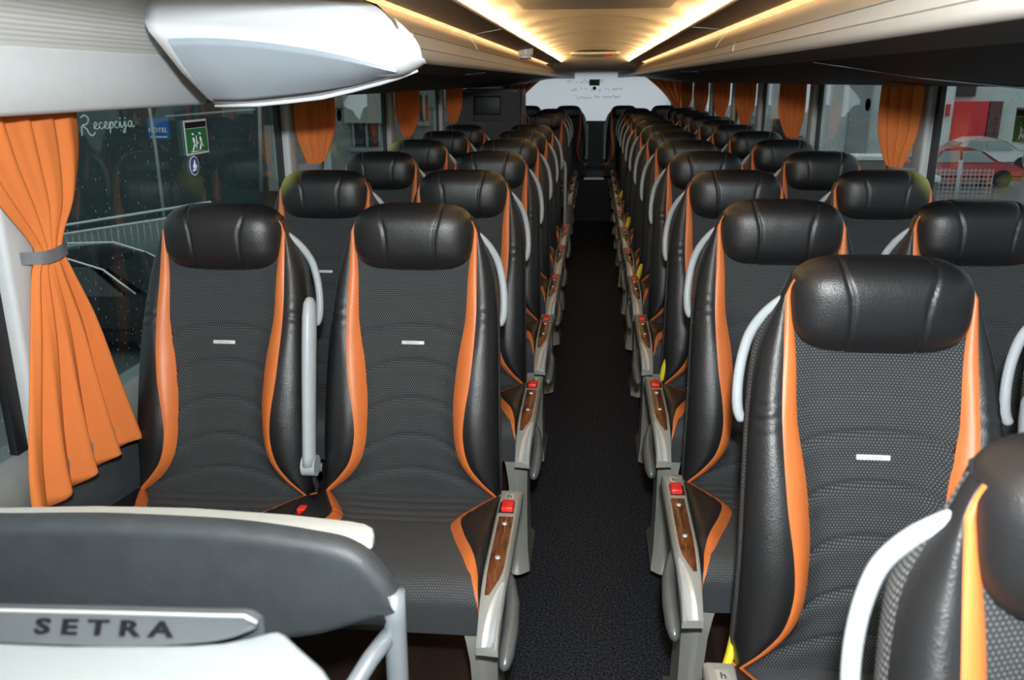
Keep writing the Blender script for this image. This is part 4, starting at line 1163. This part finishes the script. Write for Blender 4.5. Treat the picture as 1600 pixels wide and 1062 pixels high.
for dx_ in (2.59, 3.03):
    xx = -10.62+dx_*.235; mb.tube([(xx, 17.93, EYE-.455*k+.80*.235+(xx+10.2)*.05), (xx+.012, 17.93, EYE-.455*k+.88*.235+(xx+10.2)*.05)], .014, 6)
mb.build('lettering', SW, o)
o = thing('hotel_sign', 'blue hotel sign on a post outside the first left window', 'sign')
mb = MB(); mb.box(-8.93, -8.49, 17.0, 17.05, EYE-.54*k, EYE-.33*k); mb.build('plate', simple('blue sign plate', (.02, .12, .35), .5, emit=(.02, .12, .4), es=.12), o, smooth=False)
text_mesh('HOTEL', .125, SW, 'lettering', o, frame((-8.71, 16.98, EYE-.45*k), (1, 0, 0), (0, 0, 1)), .004, 1.0)
mb = MB(); mb.box(-8.88, -8.54, 16.985, 16.995, EYE-.52*k, EYE-.51*k); mb.build('underline', SW, o, smooth=False)
mb = MB(); mb.tube([(-8.80, 16.9, 1.45), (-8.76, 16.9, .3), (-8.76, 16.9, GZ)], .03, 10); mb.build('post', M['railing'], o)
o = thing('awning_bar', 'pale horizontal bar and door frame on the dark building facade', 'frame')
mb = MB(); mb.tube([W(k, -4.44, 8.85, 1.27), W(k, -3.47, 8.85, 1.34)], .022, 8); mb.build('bar', M['railing'], o)
mb = MB(); mb.tube([W(k, -3.44, 8.9, 1.38), W(k, -3.50, 8.9, .50)], .04, 8); mb.build('door_post', M['stripeR'], o)
mb = MB(); mb.box(-6.85, -6.05, 17.85, 17.95, -.6, .75); mb.build('door_leaf', M['facade2'], o, smooth=False)
# railing
o = thing('railing', 'pale metal railing with thin upright bars outside the first left window', 'railing')
for za, zb in ((.43, .55), (.36, .47)):
    mb = MB(); mb.tube([W(k, -5.3, 7, za-.12), W(k, -3.2, 7, zb+.09)], .022, 8); mb.build('top_rail' if za > .4 else 'lower_rail', M['signwhite'], o)
for i in range(34):
    x = -5.2+i*.06; mb = MB(); a = W(k, x, 7, .36+(x+4.51)*.15); b2 = W(k, x, 7, .02+(x+4.51)*.15); mb.tube([a, b2], .010, 5); mb.build('upright_bar', M['railing'], o)
mb = MB(); mb.add([W(k, -5.3, 7.1, -.06), W(k, -3.2, 7.1, .2), W(k, -3.2, 7.1, .55), W(k, -5.3, 7.1, .24)], [(0, 1, 2, 3)]); mb.add([W(k, -5.3, 7.15, -.06), W(k, -3.2, 7.15, .2), W(k, -3.2, 7.15, .55), W(k, -5.3, 7.15, .24)], [(3, 2, 1, 0)]); mb.build('back_panel', M['stripeR'], o, smooth=False)

def car(name, lab, paint, loc, rz, kk=1.0, glass='carglass'):
    t = thing(name, lab, 'car', loc); t.rotation_euler = (0, 0, rz)
    prof = [(-2.1, .35), (-2.15, .62), (-2.0, .88), (-1.55, .95), (-1.2, 1.22), (-.7, 1.42), (.1, 1.44), (.6, 1.28), (1.1, .95), (1.8, .84), (2.1, .68), (2.15, .38)]
    rows = []
    for w, ins in ((-.80, .10), (-.86, .0), (.86, 0), (.80, .10)):
        rows.append([(x*(1-ins*.1), w*(.80 if z > 1.1 else 1.0), z-(ins*.15 if z > .8 else 0)) for x, z in prof])
    mb = MB(); mb.grid(rows); n = len(prof)
    mb.f.append(tuple(range(n))); mb.f.append(tuple(range(3*n, 4*n))[::-1])
    mb.box(-2.05, 2.05, -.8, .8, .22, .42); mb.build('body', paint, t, sharp=.5)
    if paint is M['carblack']:
        for sy in (-.69, .69):
            mb = MB(); mb.tube([(x, sy*(1 if z > 1.1 else 1.2), z+.005) for x, z in prof[2:9]], .018, 8); mb.build('roof_trim', M['chrome'], t)
    for sy in (-1, 1):
        for x0, x1, xa, xb in ((-1.15, -.28, -.85, -.28), (-.2, .95, -.2, .42)):
            mb = MB(); vs = [(x0, sy*.868, .93), (x1, sy*.868, .93), (xb, sy*.74, 1.34), (xa, sy*.74, 1.34)]
            vs += [(p[0], p[1]-sy*.03, p[2]) for p in vs]; mb.add(vs, [(0, 1, 2, 3), (7, 6, 5, 4), (0, 4, 5, 1), (2, 6, 7, 3)]); mb.build('side_window', M[glass], t, smooth=False)
        for x in (-1.3, 1.35):
            mb = MB(); mb.tube([(x, sy*.70, .32), (x, sy*.88, .32)], .32, 20); mb.build('wheel', M['black'], t, sharp=.8)
    for x0, z0, x1, z1 in ((1.12, .95, .60, 1.29), (-1.60, .96, -1.18, 1.24)):
        mb = MB(); vs = [(x0, -.68, z0), (x0, .68, z0), (x1, .62, z1), (x1, -.62, z1)]; d = .02 if x0 > 0 else -.02
        vs = [(p[0]+d, p[1], p[2]+.02) for p in vs]; mb.add(vs+[(p[0]-d, p[1], p[2]-.03) for p in vs], [(0, 1, 2, 3), (7, 6, 5, 4), (0, 4, 5, 1), (2, 6, 7, 3)]); mb.build('windscreen', M[glass], t, smooth=False)
    t.scale = (kk,)*3
    return t
car('black_car', 'black parked car below the railing outside the first left window', M['carblack'], (-7.75, 12.4, -2.3), .05, 1.0, 'winglass')
car('red_car', 'dark red parked car outside the first right window', M['carred'], (14.0, 35, GZ), .0)
car('white_car', 'white parked car behind the red car', M['carwhite'], (17.4, 41, GZ), .0)
# second building beyond
k2 = 2.0
b2 = thing('grey_building', 'grey rendered building with dark windows behind the second left window', 'building')
mb = MB(); mb.box(-11.0, -1.5, 36, 44, GZ-.5, 7); mb.build('wall', M['facade2'], b2, smooth=False)
for x0, x1, z0, z1, name in ((-10.05, -8.45, -.95, .0, 'window'), (-7.55, -6.80, .10, 1.1, 'window')):
    f = MB(); f.box(x0, x1, 35.93, 36.0, z0, z1); f = f.build('window', M['winglass'], b2, smooth=False)
    for q in (.0, .36, .7):
        mb = MB(); xx = x0+(x1-x0)*q+.05; mb.box(xx, xx+.10, 35.86, 35.93, z0, z1); mb.build('mullion', M['stripeR'], f, smooth=False)
    mb = MB(); mb.box(x0-.1, x1+.1, 35.85, 35.99, z0-.22, z0-.05); mb.build('window_sill', M['stripeR'], f, smooth=False)
mb = MB(); mb.box(-10.9, -1.5, 35.94, 36.0, .55, .58); mb.build('joint', M['winglass'], b2, smooth=False)
mb = MB(); mb.box(-10.25, -8.3, 35.7, 36.0, .0, 1.3); mb.build('balcony_front', M['pale'] if False else simple('render light', (.40, .405, .36), .7), b2, smooth=False)
# right: pale facade with red cladding
kr = 2.8
fb = thing('pale_facade', 'pale grey building with red cladding beyond the right windows', 'building')
mb = MB(); mb.box(7.0, 30, 16*kr, 16*kr+2, GZ-1, 8); mb.build('wall', M['facadeR'], fb, smooth=False)
def patch(nm, m, x0, x1, z0, z1, d=.15):
    a = W(kr, x0, 16, z0); b3 = W(kr, x1, 16, z1); mb = MB(); mb.box(a[0], b3[0], 16*kr-d, 16*kr, a[2], b3[2]); return mb.build(nm, m, fb, smooth=False)
patch('grey_strip', M['stripeR'], 4.44, 4.80, .1, 1.7)
patch('red_panel', M['redp'], 6.12, 6.73, .55, 1.24, .3)
patch('dark_speckled_panel', simple('dark speckled panel', (.12, .05, .05), .6, var=.6, nscale=6), 6.75, 6.96, .58, 1.24, .3)
patch('orange_poster', M['orangep'], 5.80, 5.96, .66, 1.14, .3)
patch('pale_column', M['pale'], 5.97, 6.12, .4, 1.6, .5)
patch('red_sign', M['redp'], 6.0, 6.05, 1.0, 1.2, .7)
patch('window', M['winglass'], 6.2, 6.5, 1.32, 1.6, .2)
patch('window', M['winglass'], 3.15, 3.45, .55, .95, .2)
patch('doorway', M['stripeR'], 2.75, 3.05, .2, 1.0, .2)
# stacks of crates and mesh fence
for i, (x0, x1, yy, zt) in enumerate(((5.5, 6.9, 20, -.02), (5.05, 5.38, 14, .16))):
    t = thing('crate', ['wide wire crate with a white top outside the right windows', 'small crate with a white top just outside the first right pillar'][i], 'crate', (0, 0, 0))
    mb = MB(); mb.box(x0, x1, yy, yy+.8, zt-.08, zt); mb.build('lid', M['signwhite'], t, smooth=False)
    mb = MB(); mb.box(x0+.03, x1-.03, yy+.03, yy+.77, GZ, zt-.08); mb.build('body', simple('crate body', (.20, .19, .17), .7), t, smooth=False)
t = thing('mesh_fence', 'pale wire mesh fence in front of the red car', 'fence')
mb = MB()
for i in range(16): mb.tube([(9.6+i*.12, 26, GZ), (9.6+i*.12, 26, -.85)], .012, 4)
for j in range(10): mb.tube([(9.6, 26, -.9-j*.12), (11.4, 26, -.9-j*.12)], .012, 4)
mb.build('mesh', M['railing'], t)
mb = MB(); mb.tube([(10.45, 25.95, GZ), (10.45, 25.95, -.6)], .06, 8); mb.build('post', M['railing'], t)

# ------------------------------------------------------------------ light, world, camera
w = bpy.data.worlds.new('overcast'); SC.world = w; w.use_nodes = True
nt = w.node_tree; bg = nt.nodes['Background']
tc = N(nt, 'ShaderNodeTexCoord'); sx = N(nt, 'ShaderNodeSeparateXYZ'); nt.links.new(tc.outputs['Generated'], sx.inputs[0])
rp = N(nt, 'ShaderNodeValToRGB'); rp.color_ramp.elements[0].position = .45; rp.color_ramp.elements[1].position = .6
rp.color_ramp.elements[0].color = (.25, .27, .28, 1); rp.color_ramp.elements[1].color = (.80, .87, .92, 1)
nt.links.new(math_node(nt, 'ADD', math_node(nt, 'MULTIPLY', sx.outputs[2], .5), .5), rp.inputs['Fac'])
nt.links.new(rp.outputs['Color'], bg.inputs['Color']); bg.inputs['Strength'].default_value = 1.3

FL = bpy.data.lights.new('camera_flash', 'SPOT'); FL.energy = 215; FL.spot_size = math.radians(172); FL.spot_blend = 1.0; FL.shadow_soft_size = .025; FL.color = (.90, .97, 1.0)
fo = bpy.data.objects.new('camera_flash', FL); COL.objects.link(fo); fo.location = (0.02, -.03, EYE+.165)
fo.rotation_euler = (math.radians(90-3), 0, math.radians(0))

cam = bpy.data.cameras.new('camera'); co = bpy.data.objects.new('camera', cam); COL.objects.link(co)
cam.sensor_width = 36; cam.lens = 1340/1600*36; cam.clip_start = .02; cam.clip_end = 300
pitch, yaw, roll = 0.2923807833, 0.0933532443, -0.005
cp, sp_, cyw, syw = math.cos(pitch), math.sin(pitch), math.cos(yaw), math.sin(yaw)
fw = Vector((-syw*cp, cyw*cp, -sp_)); r_ = Vector((cyw, syw, 0)); u_ = r_.cross(fw)
r2 = r_*math.cos(roll)+u_*math.sin(roll); u2 = -r_*math.sin(roll)+u_*math.cos(roll)
mw = Matrix(((r2.x, u2.x, -fw.x, 0), (r2.y, u2.y, -fw.y, 0), (r2.z, u2.z, -fw.z, EYE), (0, 0, 0, 1)))
co.matrix_world = mw; SC.camera = co
cam.dof.use_dof = True; cam.dof.focus_distance = 2.6; cam.dof.aperture_fstop = 7.0
vs = SC.view_settings
SC.display_settings.display_device = 'sRGB'
vs.view_transform = 'Standard'; vs.look = 'None'; vs.exposure = 0.0; vs.gamma = 1.0; vs.use_curve_mapping = False
SC.cycles.max_bounces = 8; SC.cycles.transparent_max_bounces = 16
SC.cycles.sample_clamp_indirect = 6
